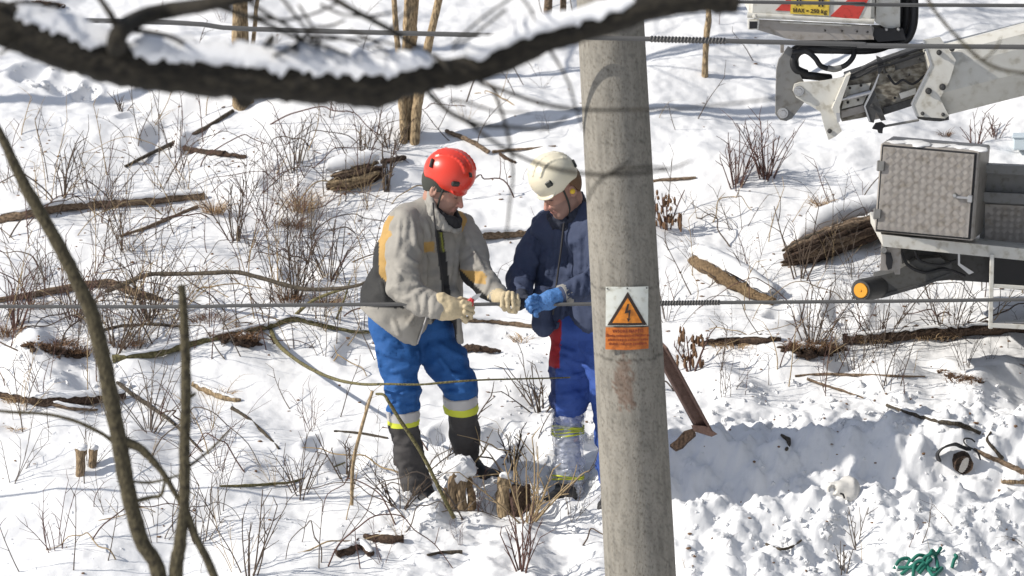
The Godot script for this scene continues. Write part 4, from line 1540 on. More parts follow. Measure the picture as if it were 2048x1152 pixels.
	P.cap(W(783, 650, 0.03), W(800, 720, 0.06), 0.108, 0.088, 0.05, 0.014, 1.6)
	P.cap(W(800, 720, 0.06), W(806, 780, 0.08), 0.088, 0.076, 0.04, 0.018, 2.0)
	P.cap(W(806, 780, 0.08), W(806, 842, 0.06), 0.08, 0.07, 0.03, 0.02, 2.8)
	P.cap(W(856, 650, -0.07), W(892, 720, -0.04), 0.108, 0.092, 0.05, 0.016, 1.6)
	P.cap(W(892, 720, -0.04), W(920, 772, 0.0), 0.092, 0.076, 0.04, 0.018, 2.0)
	P.cap(W(920, 772, 0.0), W(923, 815, -0.03), 0.08, 0.074, 0.03, 0.014, 2.8)
	P.noise(0.009, 0.9)
	creases(P, [[762, 700, 806, 716], [758, 672, 800, 690], [776, 790, 838, 780], [776, 806, 836, 812], [772, 770, 812, 764], [780, 742, 826, 730], [872, 684, 932, 716], [892, 768, 952, 758], [882, 738, 930, 752], [866, 700, 900, 742], [892, 784, 950, 780], [752, 690, 762, 740], [826, 660, 836, 720]], 0.008)
	P.cut(W(806, 828, 0.06), Vector3(0, -1, 0), 0.12)
	P.cut(W(923, 800, -0.03), Vector3(0.12, -0.98, 0.1), 0.12)
	var ts := Soup.new()
	ts.tinted = true
	P.mesh(ts, pt)
	var tr := part("trousers", ts.commit(), M.trousers_blue, t)
	part("reflective_band", ring(W(806, 818, 0.07), W(807, 839, 0.062), 0.078, 0.076), M.reflective, tr)
	part("hem_band", ring(W(807, 838, 0.062), W(808, 851, 0.06), 0.0755, 0.076), M.lime, tr)
	part("reflective_band", ring(W(920, 788, -0.005), W(922, 808, -0.02), 0.082, 0.081), M.reflective, tr)
	part("hem_band", ring(W(922, 807, -0.02), W(922, 823, -0.03), 0.081, 0.082), M.lime, tr)
	# gaiters and boots
	var gt := func(_p: Vector3, _n: Vector3) -> Color: return Color.WHITE
	part("gaiter", leg_mesh([W(807, 845, 0.06), W(818, 910, 0.04), W(832, 965, 0.02), W(842, 1000, 0.02)], [0.069, 0.066, 0.064, 0.07], 0.016, 2.4, gt), M.gaiter, t)
	part("gaiter", leg_mesh([W(923, 815, -0.03), W(930, 870, -0.08), W(934, 925, -0.14)], [0.073, 0.068, 0.058], 0.012, 2.2, gt), M.gaiter, t)
	var bt := Soup.new()
	boot(bt, W(842, 998, 0.03), Vector3(0.55, -0.1, 0.8))
	part("boot", bt.commit(), M.rubber, t)
	var b2 := Soup.new()
	boot(b2, W(936, 938, -0.16), Vector3(0.75, -0.25, 0.6))
	part("boot", b2.commit(), M.rubber, t)
	# the cutters in his hand
	var k := thing("cable_cutters", "red handled cable cutters held in the cream glove", "cutters", W(938, 605, 0.36))
	var h1 := Soup.new()
	tube(h1, wl([[926, 620, 0.35], [934, 607, 0.36], [944, 597, 0.36]]), [0.009, 0.011, 0.008], 10, 5)
	part("handle", h1.commit(), M.tool_red, k)
	var h2 := Soup.new()
	tube(h2, wl([[936, 624, 0.36], [942, 612, 0.365], [945, 598, 0.362]]), [0.009, 0.01, 0.008], 10, 5)
	part("handle", h2.commit(), M.tool_red, k)
	var h3 := Soup.new()
	plate(h3, wl([[941, 601, 0.362], [944, 594, 0.362], [955, 588, 0.362], [963, 587, 0.362], [957, 596, 0.362], [949, 603, 0.362]]), Vector3(0, 0, 1), 0.008)
	part("jaw", h3.commit(), M.steel, k)

func boot(s: Soup, a: Vector3, dir: Vector3) -> void:
	var d := Vector3(dir.x, 0, dir.z).normalized()
	var toe := a + d * 0.17 + Vector3(0, -0.035, 0)
	var heel := a - d * 0.05 + Vector3(0, -0.04, 0)
	var F := field([a, toe, heel], 0.09, 0.008)
	F.cap(a + Vector3(0, 0.02, 0), a, 0.056, 0.052, 0.03)
	F.cap(heel, toe, 0.042, 0.044, 0.03)
	F.cap(a + d * 0.03, toe - d * 0.03, 0.046, 0.04, 0.03)
	F.cut(toe + Vector3(0, -0.034, 0), Vector3(0, -1, 0))
	F.noise(0.004, 2.5)
	F.mesh(s)

func worker_in_white_helmet() -> void:
	var foot := gnd(1140, 990)
	var t := thing("person", "person in navy jacket and cream white helmet half hidden behind the pole", "person", Vector3(foot.x, foot.y, -0.08))
	var J := {"neck": W(1142, 430, -0.08), "chest": W(1150, 510, -0.1), "pelvis": W(1165, 640, -0.1), "rs": W(1092, 452, -0.18), "re": W(1040, 560, -0.08), "rw": W(1044, 596, 0.14),
		"ls": W(1192, 450, 0.0), "le": W(1212, 555, 0.12), "lw": W(1118, 592, 0.29), "rh": W(1146, 665, -0.12), "rk": W(1142, 775, -0.05), "ra": W(1137, 975, -0.08), "lh": W(1192, 665, -0.02), "lk": W(1216, 780, 0.06), "la": W(1222, 985, 0.02)}
	var C := W(1124, 378, 0.0)
	var yaw := deg_to_rad(28.0)
	var f := Vector3(-cos(yaw) * cos(0.5), -sin(0.5), sin(yaw) * cos(0.5)).normalized()
	var u := (Vector3.UP - f * f.y).normalized()
	var bd := Soup.new()
	bd.tinted = true
	add_body(bd, J)
	add_head(bd, C, f, u, J.neck, 0.6)
	part("body", bd.commit(), M.skin, t)
	var navy := Color(0.045, 0.062, 0.115)
	var dark := Color(0.012, 0.014, 0.024)
	var F := field([W(1060, 425, 0.1), W(1250, 665, -0.28), W(1250, 665, 0.1)], 0.05, 0.009)
	F.cap(W(1112, 470, -0.14), W(1122, 625, -0.12), 0.105, 0.115, 0.08, 0.012, 1.4)
	F.cap(W(1190, 470, -0.02), W(1192, 625, -0.02), 0.112, 0.12, 0.08, 0.014, 1.4)
	F.cap(W(1100, 452, -0.15), W(1190, 448, -0.02), 0.075, 0.08, 0.06)
	F.cap(W(1145, 432, -0.08), W(1148, 470, -0.08), 0.08, 0.1, 0.06)
	F.cap(W(1086, 590, 0.0), W(1084, 652, 0.02), 0.046, 0.05, 0.04, 0.008, 2.0)
	F.noise(0.014, 0.6)
	F.noise(0.006, 1.5)
	creases(F, [[1142, 468, 1136, 560], [1160, 458, 1160, 560], [1112, 470, 1102, 560], [1176, 470, 1172, 570], [1128, 560, 1124, 640], [1150, 580, 1160, 640], [1096, 500, 1090, 580]])
	F.cut(W(1130, 662, -0.1), Vector3(0.1, -0.99, 0).normalized(), 0.6)
	var tint := func(p: Vector3, n: Vector3) -> Color:
		var x := fx(p)
		var y := fy(p)
		return navy
	var s := Soup.new()
	s.tinted = true
	F.mesh(s, tint)
	var jk := part("jacket", s.commit(), M.jacket_blue, t)
	for a: Array in [[[W(1094, 450, -0.17), W(1062, 505, -0.13), W(1040, 560, -0.06), W(1040, 580, 0.03), W(1042, 596, 0.13)], [0.07, 0.064, 0.06, 0.052, 0.046], navy], [[W(1188, 452, 0.02), W(1206, 510, 0.09), W(1208, 556, 0.16), W(1165, 576, 0.23), W(1126, 590, 0.28)], [0.074, 0.07, 0.066, 0.056, 0.047], navy]]:
		var js: Array = a[0]
		var Q := field(js, 0.11, 0.0075)
		for i in 4: Q.cap(js[i], js[i + 1], a[1][i], a[1][i + 1], 0.035, 0.014, 2.4)
		creases(Q, [[1182, 530, 1158, 556], [1152, 562, 1142, 600], [1166, 570, 1156, 604], [1190, 556, 1170, 592], [1058, 490, 1076, 530], [1036, 540, 1064, 560], [1030, 566, 1056, 580], [1070, 460, 1060, 500]], 0.007)
		var col: Color = a[2]
		var ss := Soup.new()
		ss.tinted = true
		Q.mesh(ss, func(_p: Vector3, _n: Vector3) -> Color: return col)
		part("sleeve", ss.commit(), M.jacket_blue, t)
	var zp := Soup.new()
	tube(zp, wl([[1128, 446, 0.03], [1122, 500, 0.03], [1114, 560, 0.03], [1106, 630, 0.05]]), [0.005, 0.005, 0.005, 0.005], 6, 6)
	part("zip", zp.commit(), M.zip, jk)
	var cuff := Soup.new()
	tube(cuff, wl([[1136, 587, 0.265], [1122, 591, 0.285]]), [0.051, 0.05], 20, 2, 0.08)
	part("cuff", cuff.commit(), M.collar_grey, jk)
	part("collar", collar(W(1140, 436, -0.07), Vector3(-0.2, 0.97, 0.05).normalized(), Vector3(-0.85, -0.2, 0.48).normalized(), 0.085, 0.078, 0.03, 0.1, 0.02, 0.012), M.collar_navy, jk)
	# head wear
	var B := Basis(f.cross(u).normalized(), u, f)
	var K := field([C + u * 0.12, C - u * 0.09, C + f * 0.1, C - f * 0.11, C + B.x * 0.09, C - B.x * 0.09], 0.02, 0.005)
	K.ell(C + u * 0.03 - f * 0.012, B, Vector3(0.08, 0.106, 0.1), 0.02)
	K.cut(C + u * 0.0 - f * 0.03, (-u * 0.5 + f * 0.87).normalized())
	var kk := Soup.new()
	K.mesh(kk)
	part("hair", kk.commit(), M.leaf_dry, t)
	var hc := C + u * 0.08 - f * 0.002
	var hr := Vector3(0.1, 0.103, 0.107)
	var hm := helmet(t, hc, B, hr, M.helmet_white, true, 0.036)
	for q: Array in [[1098, 368, 0.017, 0.015, 0.2], [1148, 327, 0.006, 0.02, -0.5]]:
		var vs := Soup.new()
		var p := on_shell(q[0], q[1], hc, B, hr + Vector3(0.002, 0.002, 0.002))
		var nn := (p - hc).normalized()
		var Y := (u - nn * u.dot(nn)).normalized().rotated(nn, q[4])
		box(vs, p, Y.cross(nn) * q[2], Y * q[3], nn * 0.008, 0.006)
		part("vent", vs.commit(), M.dark_plastic, hm)
	for off: float in [-0.035, 0.035]:
		var rb := Soup.new()
		var q := []
		var rr := []
		for i in 12:
			var a := lerpf(-0.9, 1.1, i / 11.0)
			var w := sqrt(1.0 - pow(off / hr.x, 2.0))
			q.append(hc + B.x * off + u * cos(a) * hr.y * w * 1.005 + f * (sin(a) * hr.z * w * 1.02 + 0.022 * maxf(0.0, sin(a))))
			rr.append(0.0035)
		tube(rb, q, rr, 6, 2)
		part("seam", rb.commit(), M.helmet_white, hm)
	chin_strap(hm, C, f, u, -1.0)
	var ep := Soup.new()
	lump(ep, C - B.x * 0.084 - u * 0.008 - f * 0.008 if B.x.z < 0.0 else C + B.x * 0.084 - u * 0.008 - f * 0.008, Vector3(0.013, 0.013, 0.013), 0.1, 3.0, 8)
	part("ear_plug", ep.commit(), M.ear_plug, t)
	# gloves
	part("glove", hand([
		[wl([[1074, 594, 0.335], [1062, 596, 0.355], [1054, 604, 0.35], [1054, 611, 0.33]])], [wl([[1072, 602, 0.345], [1060, 605, 0.365], [1054, 612, 0.355], [1056, 618, 0.335]])],
		[wl([[1074, 611, 0.345], [1063, 615, 0.362], [1060, 621, 0.35], [1063, 625, 0.335]])], [wl([[1079, 618, 0.34], [1072, 624, 0.352], [1071, 630, 0.345], [1074, 632, 0.33]])],
		[wl([[1084, 598, 0.31], [1070, 592, 0.3], [1056, 598, 0.305]])]],
		[[wl([[1116, 593, 0.29], [1100, 598, 0.3]]), 0.042, 0.038], [wl([[1098, 598, 0.305], [1080, 602, 0.32]]), 0.038, 0.026], [wl([[1096, 606, 0.305], [1082, 612, 0.32]]), 0.034, 0.022]], 0.0112), M.glove_blue, t)
	part("glove", hand([
		[wl([[1048, 600, 0.3], [1050, 606, 0.33], [1046, 614, 0.33]])], [wl([[1044, 602, 0.3], [1045, 609, 0.33], [1042, 617, 0.325]])], [wl([[1040, 604, 0.3], [1041, 611, 0.322], [1039, 618, 0.31]])], [wl([[1050, 597, 0.3], [1055, 601, 0.322], [1053, 608, 0.325]])], [wl([[1046, 596, 0.26], [1053, 594, 0.29], [1056, 599, 0.31]])]],
		[[wl([[1043, 592, 0.15], [1045, 599, 0.24]]), 0.036, 0.032], [wl([[1045, 600, 0.25], [1045, 603, 0.29]]), 0.03, 0.024]], 0.0105), M.collar_navy, t)
	# trousers with a red side panel
	var blue := Color(0.035, 0.085, 0.33)
	var red := Color(0.34, 0.012, 0.02)
	var P := field([W(1080, 640, 0.05), W(1270, 850, -0.2), W(1270, 1000, 0.2)], 0.07, 0.009)
	P.cap(W(1140, 648, -0.1), W(1195, 648, -0.04), 0.1, 0.1, 0.05)
	P.cap(W(1148, 665, -0.1), W(1144, 730, -0.07), 0.105, 0.098, 0.05, 0.012, 1.8)
	P.cap(W(1144, 730, -0.07), W(1140, 790, -0.05), 0.098, 0.092, 0.04, 0.016, 2.4)
	P.cap(W(1140, 790, -0.05), W(1136, 850, -0.07), 0.092, 0.068, 0.03, 0.018, 2.8)
	P.cap(W(1196, 665, -0.02), W(1220, 780, 0.06), 0.105, 0.088, 0.05, 0.012, 1.8)
	P.cap(W(1220, 780, 0.06), W(1226, 990, 0.02), 0.085, 0.066, 0.03, 0.014, 2.6)
	P.noise(0.01, 0.9)
	creases(P, [[1106, 762, 1184, 742], [1104, 792, 1180, 780], [1108, 820, 1172, 812], [1118, 712, 1184, 734], [1110, 740, 1160, 752], [1112, 690, 1150, 706], [1110, 806, 1150, 800], [1160, 690, 1190, 720]], 0.008)
	var ts := Soup.new()
	ts.tinted = true
	P.mesh(ts, func(p: Vector3, _n: Vector3) -> Color:
		var x := fx(p)
		var y := fy(p)
		if y < 738.0 and x < 1124.0 - (y - 655.0) * 0.06: return red
		if y < 700.0 and x > 1196.0 and x < 1212.0: return red
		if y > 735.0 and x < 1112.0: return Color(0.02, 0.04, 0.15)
		return blue)
	part("trousers", ts.commit(), M.trousers_blue, t)
	# lower leg wrapped in clear film, tied twice
	var wt := func(_p: Vector3, _n: Vector3) -> Color: return Color.WHITE
	part("boot_shaft", leg_mesh([W(1136, 840, -0.07), W(1136, 900, -0.08), W(1138, 975, -0.08)], [0.055, 0.056, 0.054], 0.01, 2.0, wt), M.boot_pale, t)
	var film := leg_mesh([W(1136, 832, -0.06), W(1134, 850, -0.07), W(1136, 880, -0.075), W(1137, 930, -0.08), W(1138, 982, -0.08)], [0.078, 0.068, 0.07, 0.068, 0.066], 0.02, 5.0, wt, 0.0055)
	part("plastic_wrap", film, M.plastic_film, t)
	for q: Array in [[857, 0.071, -0.072, 4], [956, 0.07, -0.08, 2]]:
		var ss := Soup.new()
		for k in q[3]:
			var pts := []
			var rr := []
			for i in 25:
				var a := TAU * i / 24.0
				pts.append(W(1136, q[0] - 5 + k * 4.5 + 2.0 * sin(a * 2.0 + k), q[2]) + Vector3(cos(a), 0.06 * sin(a + k), sin(a)) * (float(q[1]) + 0.004))
				rr.append(0.0042)
			tube(ss, pts, rr, 6, 1)
		part("tie", ss.commit(), M.lime, t)
	for q: Array in [[1136, 984, -0.07, -0.5], [1226, 992, 0.02, -0.2]]:
		var bt := Soup.new()
		boot(bt, W(q[0], q[1], q[2]), Vector3(q[3], 0, 0.8))
		part("boot", bt.commit(), M.rubber, t)

# ------------------------------------------------------------------ aerial lift
func bolt(parent: Node, px: float, py: float, z: float, r: float, m: Material, called := "bolt") -> void:
	var s := Soup.new()
	var p := W(px, py, z)
	cyl(s, p - Vector3(0, 0, 0.02), p + Vector3(0, 0, 0.006), r, 20, 0.002)
	cyl(s, p, p + Vector3(0, 0, 0.018), r * 0.62, 6, 0.002)
	part(called, s.commit(), m, parent)

func slab(parent: Node, called: String, px: Array, z: float, thick: float, m: Material) -> MeshInstance3D:
	var s := Soup.new()
	plate(s, pxpoly(px, z), Vector3(0, 0, 1), thick)
	return part(called, s.commit(), m, parent)

func hose(parent: Node, a: Array, r: float) -> void:
	var s := Soup.new()
	var p := []
	var rr := []
	for q: Array in a:
		p.append(W(q[0], q[1], q[2]))
		rr.append(r)
	tube(s, p, rr, 12, 8)
	part("hose", s.commit(), M.hose, parent)

func aerial_lift() -> void:
	var z := -1.0
	var base := W(2350, 800, -1.4)
	base.y = H(base.x, -1.4)
	var t := thing("aerial_lift", "white aerial work platform with basket, folded jib boom and aluminium toolbox", "aerial lift", base)
	# --- basket
	var zb := z + 0.1
	var bs := Soup.new()
	var ex := (W(1770, 40, zb) - W(1497, 26, zb)).normalized()
	var ey := Vector3(0, 0, 1).cross(ex).normalized()
	var c0 := W(1497, 32, zb)
	var wd := W(1497, 26, zb).distance_to(W(1748, 39, zb))
	box(bs, c0 + ex * wd * 0.5 + ey * 0.55 - Vector3(0, 0, 0.32), ex * wd * 0.5, ey * 0.55, Vector3(0, 0, 0.32), 0.018)
	var bk := part("basket", bs.commit(), M.white_paint, t)
	var lip := Soup.new()
	tube(lip, [c0 + ey * 0.004 - ex * 0.006 - Vector3(0, 0, 0.006), c0 + ex * wd + ey * 0.004 - Vector3(0, 0, 0.006)], [0.014, 0.014], 10, 2)
	part("rim", lip.commit(), M.white_paint, bk)
	slab(bk, "corner_panel", [1752, -60, 1801, -60, 1800, 54, 1776, 58, 1752, 46], zb - 0.06, 0.5, M.white_paint)
	var o := func(x: float, y: float) -> Vector3: return c0 + ex * (x - 1497.0) * 0.00242 + ey * (31.0 - y) * 0.00242 + Vector3(0, 0, 0.003)
	for q: Array in [[1550, 17, 1578, -14, 1608, -14, 1580, 17], [1660, 23, 1712, -32, 1770, -32, 1716, 27], [1600, -40, 1650, -95, 1700, -95, 1650, -40], [1510, -40, 1550, -85, 1590, -85, 1550, -40]]:
		var rs := Soup.new()
		var pts := []
		for i in range(0, 8, 2): pts.append(o.call(minf(q[i], 1742.0), q[i + 1]))
		plate(rs, pts, Vector3(0, 0, 1), 0.0025)
		part("red_stripe", rs.commit(), M.red_paint, bk)
	var ys := Soup.new()
	plate(ys, [o.call(1580, 22) + Vector3(0, 0, 0.003), o.call(1657, 22) + Vector3(0, 0, 0.003), o.call(1657, -34) + Vector3(0, 0, 0.003), o.call(1580, -34) + Vector3(0, 0, 0.003)], Vector3(0, 0, 1), 0.002)
	var lab := part("load_label", ys.commit(), M.yellow_print, bk)
	var tm := TextMesh.new()
	var fo := SystemFont.new()
	fo.font_names = PackedStringArray(["Droid Sans"])
	fo.font_weight = 700
	tm.font = fo
	tm.text = "MAX = 250 kg"
	tm.font_size = 48
	tm.pixel_size = 0.0186 / 34.0
	tm.depth = 0.001
	var tx := MeshInstance3D.new()
	tx.name = "lettering"
	tx.mesh = tm
	tx.material_override = M.sign_black
	lab.add_child(tx)
	tx.position = o.call(1618.5, 14.5) + Vector3(0, 0, 0.0045)
	tx.rotation.z = atan2(ex.y, ex.x)
	for q: float in [1596.0, 1640.0]:
		var ps := Soup.new()
		var a: Callable = func(x: float, y: float) -> Vector3: return o.call(q + x, y) + Vector3(0, 0, 0.0055)
		for pl: Array in [[-5, 5, -2, 5, -1, -8, -5, -8], [2, 5, 5, 5, 5, -8, 1, -8], [-7, -8, 7, -8, 8, -22, -8, -22]]:
			var pts := []
			for i in range(0, 8, 2): pts.append(a.call(pl[i], pl[i + 1]))
			plate(ps, pts, Vector3(0, 0, 1), 0.001)
		lump(ps, a.call(0, -27), Vector3(0.009, 0.009, 0.001), 0.0, 1.0, 8)
		part("figure_pictogram", ps.commit(), M.sign_black, lab)
	# --- frame under the basket
	var fr := slab(t, "basket_frame", [1506, 40, 1742, 52, 1748, 79, 1598, 81, 1572, 77, 1506, 57], zb - 0.02, 0.05, M.aluminium)
	slab(fr, "flange", [1560, 43, 1703, 50, 1703, 53, 1560, 46], zb - 0.01, 0.06, M.white_paint)
	for q: Array in [[1650, 61], [1684, 62], [1714, 63], [1735, 64]]:
		bolt(fr, q[0], q[1], zb - 0.02, 0.005, M.dark_steel)
	slab(fr, "tube_end", [1497, 41, 1519, 41, 1517, 59, 1497, 59], zb + 0.05, 0.1, M.white_paint)
	slab(fr, "tube_opening", [1499, 43, 1515, 43, 1514, 57, 1499, 57], zb + 0.052, 0.004, M.hose)
	bolt(fr, 1510, 33, zb + 0.06, 0.012, M.white_paint, "bolt")
	slab(fr, "dark_bracket", [1748, 57, 1806, 57, 1812, 80, 1756, 84, 1746, 74], zb - 0.04, 0.2, M.hose)
	for q: float in [1773.0, 1797.0]: bolt(fr, q, 59, zb - 0.02, 0.008, M.steel)
	# --- hoses
	hose(t, [[1826, -60, z], [1829, 20, z], [1824, 60, z], [1806, 84, z], [1760, 92, z], [1690, 93, z], [1620, 92, z], [1590, 100, z], [1576, 122, z], [1588, 146, z], [1626, 152, z], [1660, 156, z - 0.05]], 0.02)
	hose(t, [[1812, -60, z - 0.06], [1815, 30, z - 0.06], [1800, 72, z - 0.06], [1750, 98, z - 0.03], [1660, 99, z], [1605, 100, z + 0.02], [1588, 118, z + 0.02], [1592, 138, z + 0.02], [1612, 148, z]], 0.022)
	hose(t, [[1585, 104, z + 0.05], [1612, 103, z + 0.05], [1630, 116, z + 0.05], [1642, 132, z + 0.04], [1664, 138, z + 0.03], [1690, 131, z + 0.02], [1706, 114, z + 0.02], [1709, 95, z]], 0.013)
	hose(t, [[1800, -60, z - 0.1], [1803, 30, z - 0.1], [1796, 62, z - 0.1], [1770, 80, z - 0.1], [1700, 90, z - 0.06], [1600, 90, z - 0.03]], 0.026)
	var hc := Soup.new()
	tube(hc, wl([[1655, 136, z + 0.034], [1668, 138.5, z + 0.031], [1682, 135, z + 0.025]]), [0.015, 0.0155, 0.015], 12, 4)
	part("hose_clamp", hc.commit(), M.grey_paint, t)
	var lk := slab(t, "tilt_link", [1553, 139, 1558, 119, 1577, 94, 1596, 104, 1600, 150, 1612, 170, 1609, 204, 1584, 237, 1573, 242, 1560, 240, 1551, 229], z + 0.03, 0.05, M.grey_paint)
	bolt(lk, 1566, 226, z + 0.036, 0.027, M.steel)
	slab(t, "hanger", [1561, 82, 1568, 82, 1568, 106, 1561, 106], z - 0.05, 0.02, M.aluminium)
	# --- jib end
	var jb := slab(t, "jib_bracket", [1586, 182, 1589, 169, 1600, 165, 1640, 163, 1674, 157, 1692, 153, 1690, 166, 1664, 217, 1672, 232, 1684, 262, 1671, 273, 1657, 280, 1650, 258, 1641, 224, 1619, 211, 1592, 195], z + 0.07, 0.035, M.white_paint)
	bolt(jb, 1598, 182, z + 0.076, 0.026, M.steel)
	bolt(jb, 1659, 262, z + 0.076, 0.011, M.dark_steel)
	slab(jb, "web", [1692, 153, 1702, 147, 1679, 214, 1681, 236, 1673, 240, 1664, 218], z + 0.12, 0.13, M.white_paint)
	slab(jb, "lug", [1672, 226, 1679, 226, 1680, 243, 1675, 246], z + 0.125, 0.02, M.steel)
	var ib := slab(t, "inner_boom", [1690, 158, 1755, 125, 1850, 92, 1870, 130, 1830, 204, 1762, 229, 1684, 243, 1676, 216], z + 0.03, 0.16, M.greasy)
	slab(ib, "upper_rail", [1692, 152, 1752, 132, 1756, 141, 1694, 163], z + 0.05, 0.2, M.dark_steel)
	slab(ib, "upper_rail", [1762, 130, 1848, 104, 1854, 122, 1768, 148], z + 0.05, 0.2, M.dark_steel)
	slab(ib, "lower_rail", [1682, 222, 1735, 208, 1737, 222, 1684, 236], z + 0.05, 0.2, M.aluminium)
	slab(ib, "lower_rail", [1766, 216, 1828, 196, 1830, 210, 1768, 230], z + 0.05, 0.2, M.dark_steel)
	slab(ib, "slide_pad", [1798, 187, 1812, 183, 1832, 176, 1832, 188, 1802, 198], z + 0.055, 0.02, M.white_paint)
	slab(ib, "jib_face", [1692, 172, 1742, 166, 1734, 190, 1726, 208, 1684, 218], z + 0.045, 0.02, M.white_paint)
	var c2 := slab(t, "boom_collar", [1753, 112, 1762, 116, 1768, 124, 1764, 140, 1757, 152, 1747, 176, 1762, 216, 1772, 240, 1762, 242, 1752, 224, 1748, 246, 1738, 244, 1727, 212, 1746, 174, 1757, 148], z + 0.09, 0.03, M.dark_steel)
	slab(c2, "collar_edge", [1757, 148, 1759.5, 148, 1749.5, 176, 1731, 213, 1741, 243, 1737.5, 243, 1727.5, 212, 1746, 174], z + 0.094, 0.004, M.steel)
	slab(c2, "collar_face", [1748, 178, 1766, 236, 1748, 240, 1733, 212], z + 0.075, 0.02, M.aluminium)
	bolt(c2, 1744, 211, z + 0.082, 0.014, M.dark_steel)
	bolt(t, 1780, 136, z + 0.065, 0.024, M.greasy, "pivot")
	var ram := Soup.new()
	cyl(ram, W(1694, 196, z + 0.08), W(1742, 184, z + 0.08), 0.013, 16)
	cyl(ram, W(1668, 203, z + 0.08), W(1694, 196, z + 0.08), 0.008, 14)
	part("tilt_cylinder", ram.commit(), M.steel, t)
	hose(t, [[1700, 150, z + 0.09], [1722, 140, z + 0.1], [1748, 128, z + 0.1], [1780, 118, z + 0.09], [1846, 96, z + 0.07]], 0.007)
	hose(t, [[1696, 160, z + 0.09], [1720, 152, z + 0.1], [1752, 136, z + 0.1], [1790, 126, z + 0.09], [1850, 106, z + 0.07]], 0.006)
	hose(t, [[1776, 150, z + 0.06], [1790, 168, z + 0.07], [1806, 160, z + 0.07], [1826, 168, z + 0.06], [1850, 150, z + 0.05]], 0.006)
	for q: Array in [[1700, 176], [1722, 171], [1696, 205], [1716, 200], [1790, 196], [1818, 150], [1838, 118]]:
		bolt(t, q[0], q[1], z + 0.05, 0.006, M.dark_steel)
	# --- main boom: hexagonal section rising out of the picture
	var ms := Soup.new()
	var a0 := W(1856, 158, z)
	var a1 := W(2900, -105, z - 0.35)
	var d := (a1 - a0).normalized()
	var up := Vector3(0, 0, 1).cross(d).normalized()
	var fw := d.cross(up).normalized()
	fw = -fw if fw.z < 0.0 else fw
	var sec := [Vector2(0.13, 0.115), Vector2(0.145, 0.05), Vector2(0.145, -0.065), Vector2(0.075, -0.185), Vector2(-0.075, -0.185), Vector2(-0.145, -0.065), Vector2(-0.145, 0.05), Vector2(-0.13, 0.115), Vector2(-0.06, 0.15), Vector2(0.06, 0.15)]
	for i in sec.size():
		var p: Vector2 = sec[i]
		var q: Vector2 = sec[(i + 1) % sec.size()]
		var nn := (fw * (p.x + q.x) + up * (p.y + q.y)).normalized()
		var e := fw * (q.x - p.x) + up * (q.y - p.y)
		nn = d.cross(e).normalized()
		if nn.dot(fw * (p.x + q.x) + up * (p.y + q.y)) < 0.0: nn = -nn
		flat(ms, [a0 + fw * p.x + up * p.y, a0 + fw * q.x + up * q.y, a1 + fw * q.x + up * q.y, a1 + fw * p.x + up * p.y], nn)
	var ends := []
	for p: Vector2 in sec: ends.append(a0 + fw * p.x + up * p.y)
	flat(ms, ends, -d)
	var bm := part("main_boom", ms.commit(), M.white_paint, t)
	slab(bm, "end_plate", [1846, 80, 1880, 74, 1912, 120, 1900, 160, 1880, 196, 1898, 232, 1890, 237, 1833, 233, 1823, 208, 1862, 130], z + 0.16, 0.02, M.white_paint)
	slab(bm, "end_edge", [1846, 80, 1849, 80, 1864.5, 130, 1826, 208, 1835, 232, 1832, 233, 1822, 208, 1860.5, 130], z + 0.163, 0.025, M.steel)
	for q: Array in [[1878, 105, 0.013], [1904, 98, 0.013], [1857, 182, 0.016], [1885, 174, 0.016], [1845, 227, 0.009], [1886, 229, 0.009]]:
		bolt(bm, q[0], q[1], z + 0.165, q[2], M.dark_steel)
	slab(bm, "bottom_strip", [1834, 231, 1898, 233, 1898, 240, 1880, 243, 1850, 241, 1836, 238], z + 0.14, 0.14, M.dark_steel)
	var pr := Soup.new()
	tube(pr, wl([[1838, 240, z + 0.05], [1800, 247, z + 0.05], [1766, 253, z + 0.05]]), [0.006, 0.006, 0.006], 8, 2)
	part("probe_rod", pr.commit(), M.grey_paint, t)
	slab(t, "probe_head", [1745, 258, 1752, 247, 1764, 245, 1772, 251, 1766, 257, 1765, 267, 1757, 266, 1755, 260], z + 0.07, 0.04, M.hose)
	# --- toolbox with its tread plate door
	var zt := z + 0.18
	var tl := W(1764, 289, zt)
	var bx := Vector3(0.967, -0.062, 0.22).normalized()
	var by := Vector3(0.062, 0.998, 0.0).normalized()
	by = (by - bx * by.dot(bx)).normalized()
	var bn := bx.cross(by).normalized()
	var bw := 0.462
	var bh := 0.423
	var org := tl - by * bh
	var bxs := Soup.new()
	box(bxs, org + bx * (bw * 0.5 + 0.004) + by * (bh * 0.5) - bn * 0.19, bx * (bw * 0.5 + 0.012), by * (bh * 0.5 + 0.006), bn * 0.18, 0.008)
	var tb := part("toolbox", bxs.commit(), M.aluminium, t)
	var gk := Soup.new()
	box(gk, org + bx * bw * 0.5 + by * bh * 0.5 - bn * 0.007, bx * (bw * 0.5), by * (bh * 0.5), bn * 0.004, 0.002)
	part("door_gasket", gk.commit(), M.rubber, tb)
	var dr := Soup.new()
	box(dr, org + bx * bw * 0.5 + by * bh * 0.5 + bn * 0.002, bx * (bw * 0.5 - 0.009), by * (bh * 0.5 - 0.009), bn * 0.005, 0.002)
	var door := part("door", dr.commit(), M.aluminium, tb)
	part("tread_pattern", tread(org, bx, by, bn, 0.012, 0.012, bw - 0.012, bh - 0.012, 0.0075), M.aluminium, door, "stuff")
	for hy: float in [0.32, 0.085]:
		var hs := Soup.new()
		box(hs, org + bx * 0.008 + by * (hy) + bn * 0.012, bx * 0.014, by * 0.024, bn * 0.008, 0.003)
		cyl(hs, org - bx * 0.008 + by * (hy - 0.026) + bn * 0.012, org - bx * 0.008 + by * (hy + 0.026) + bn * 0.012, 0.008, 12)
		part("hinge", hs.commit(), M.grey_paint, tb)
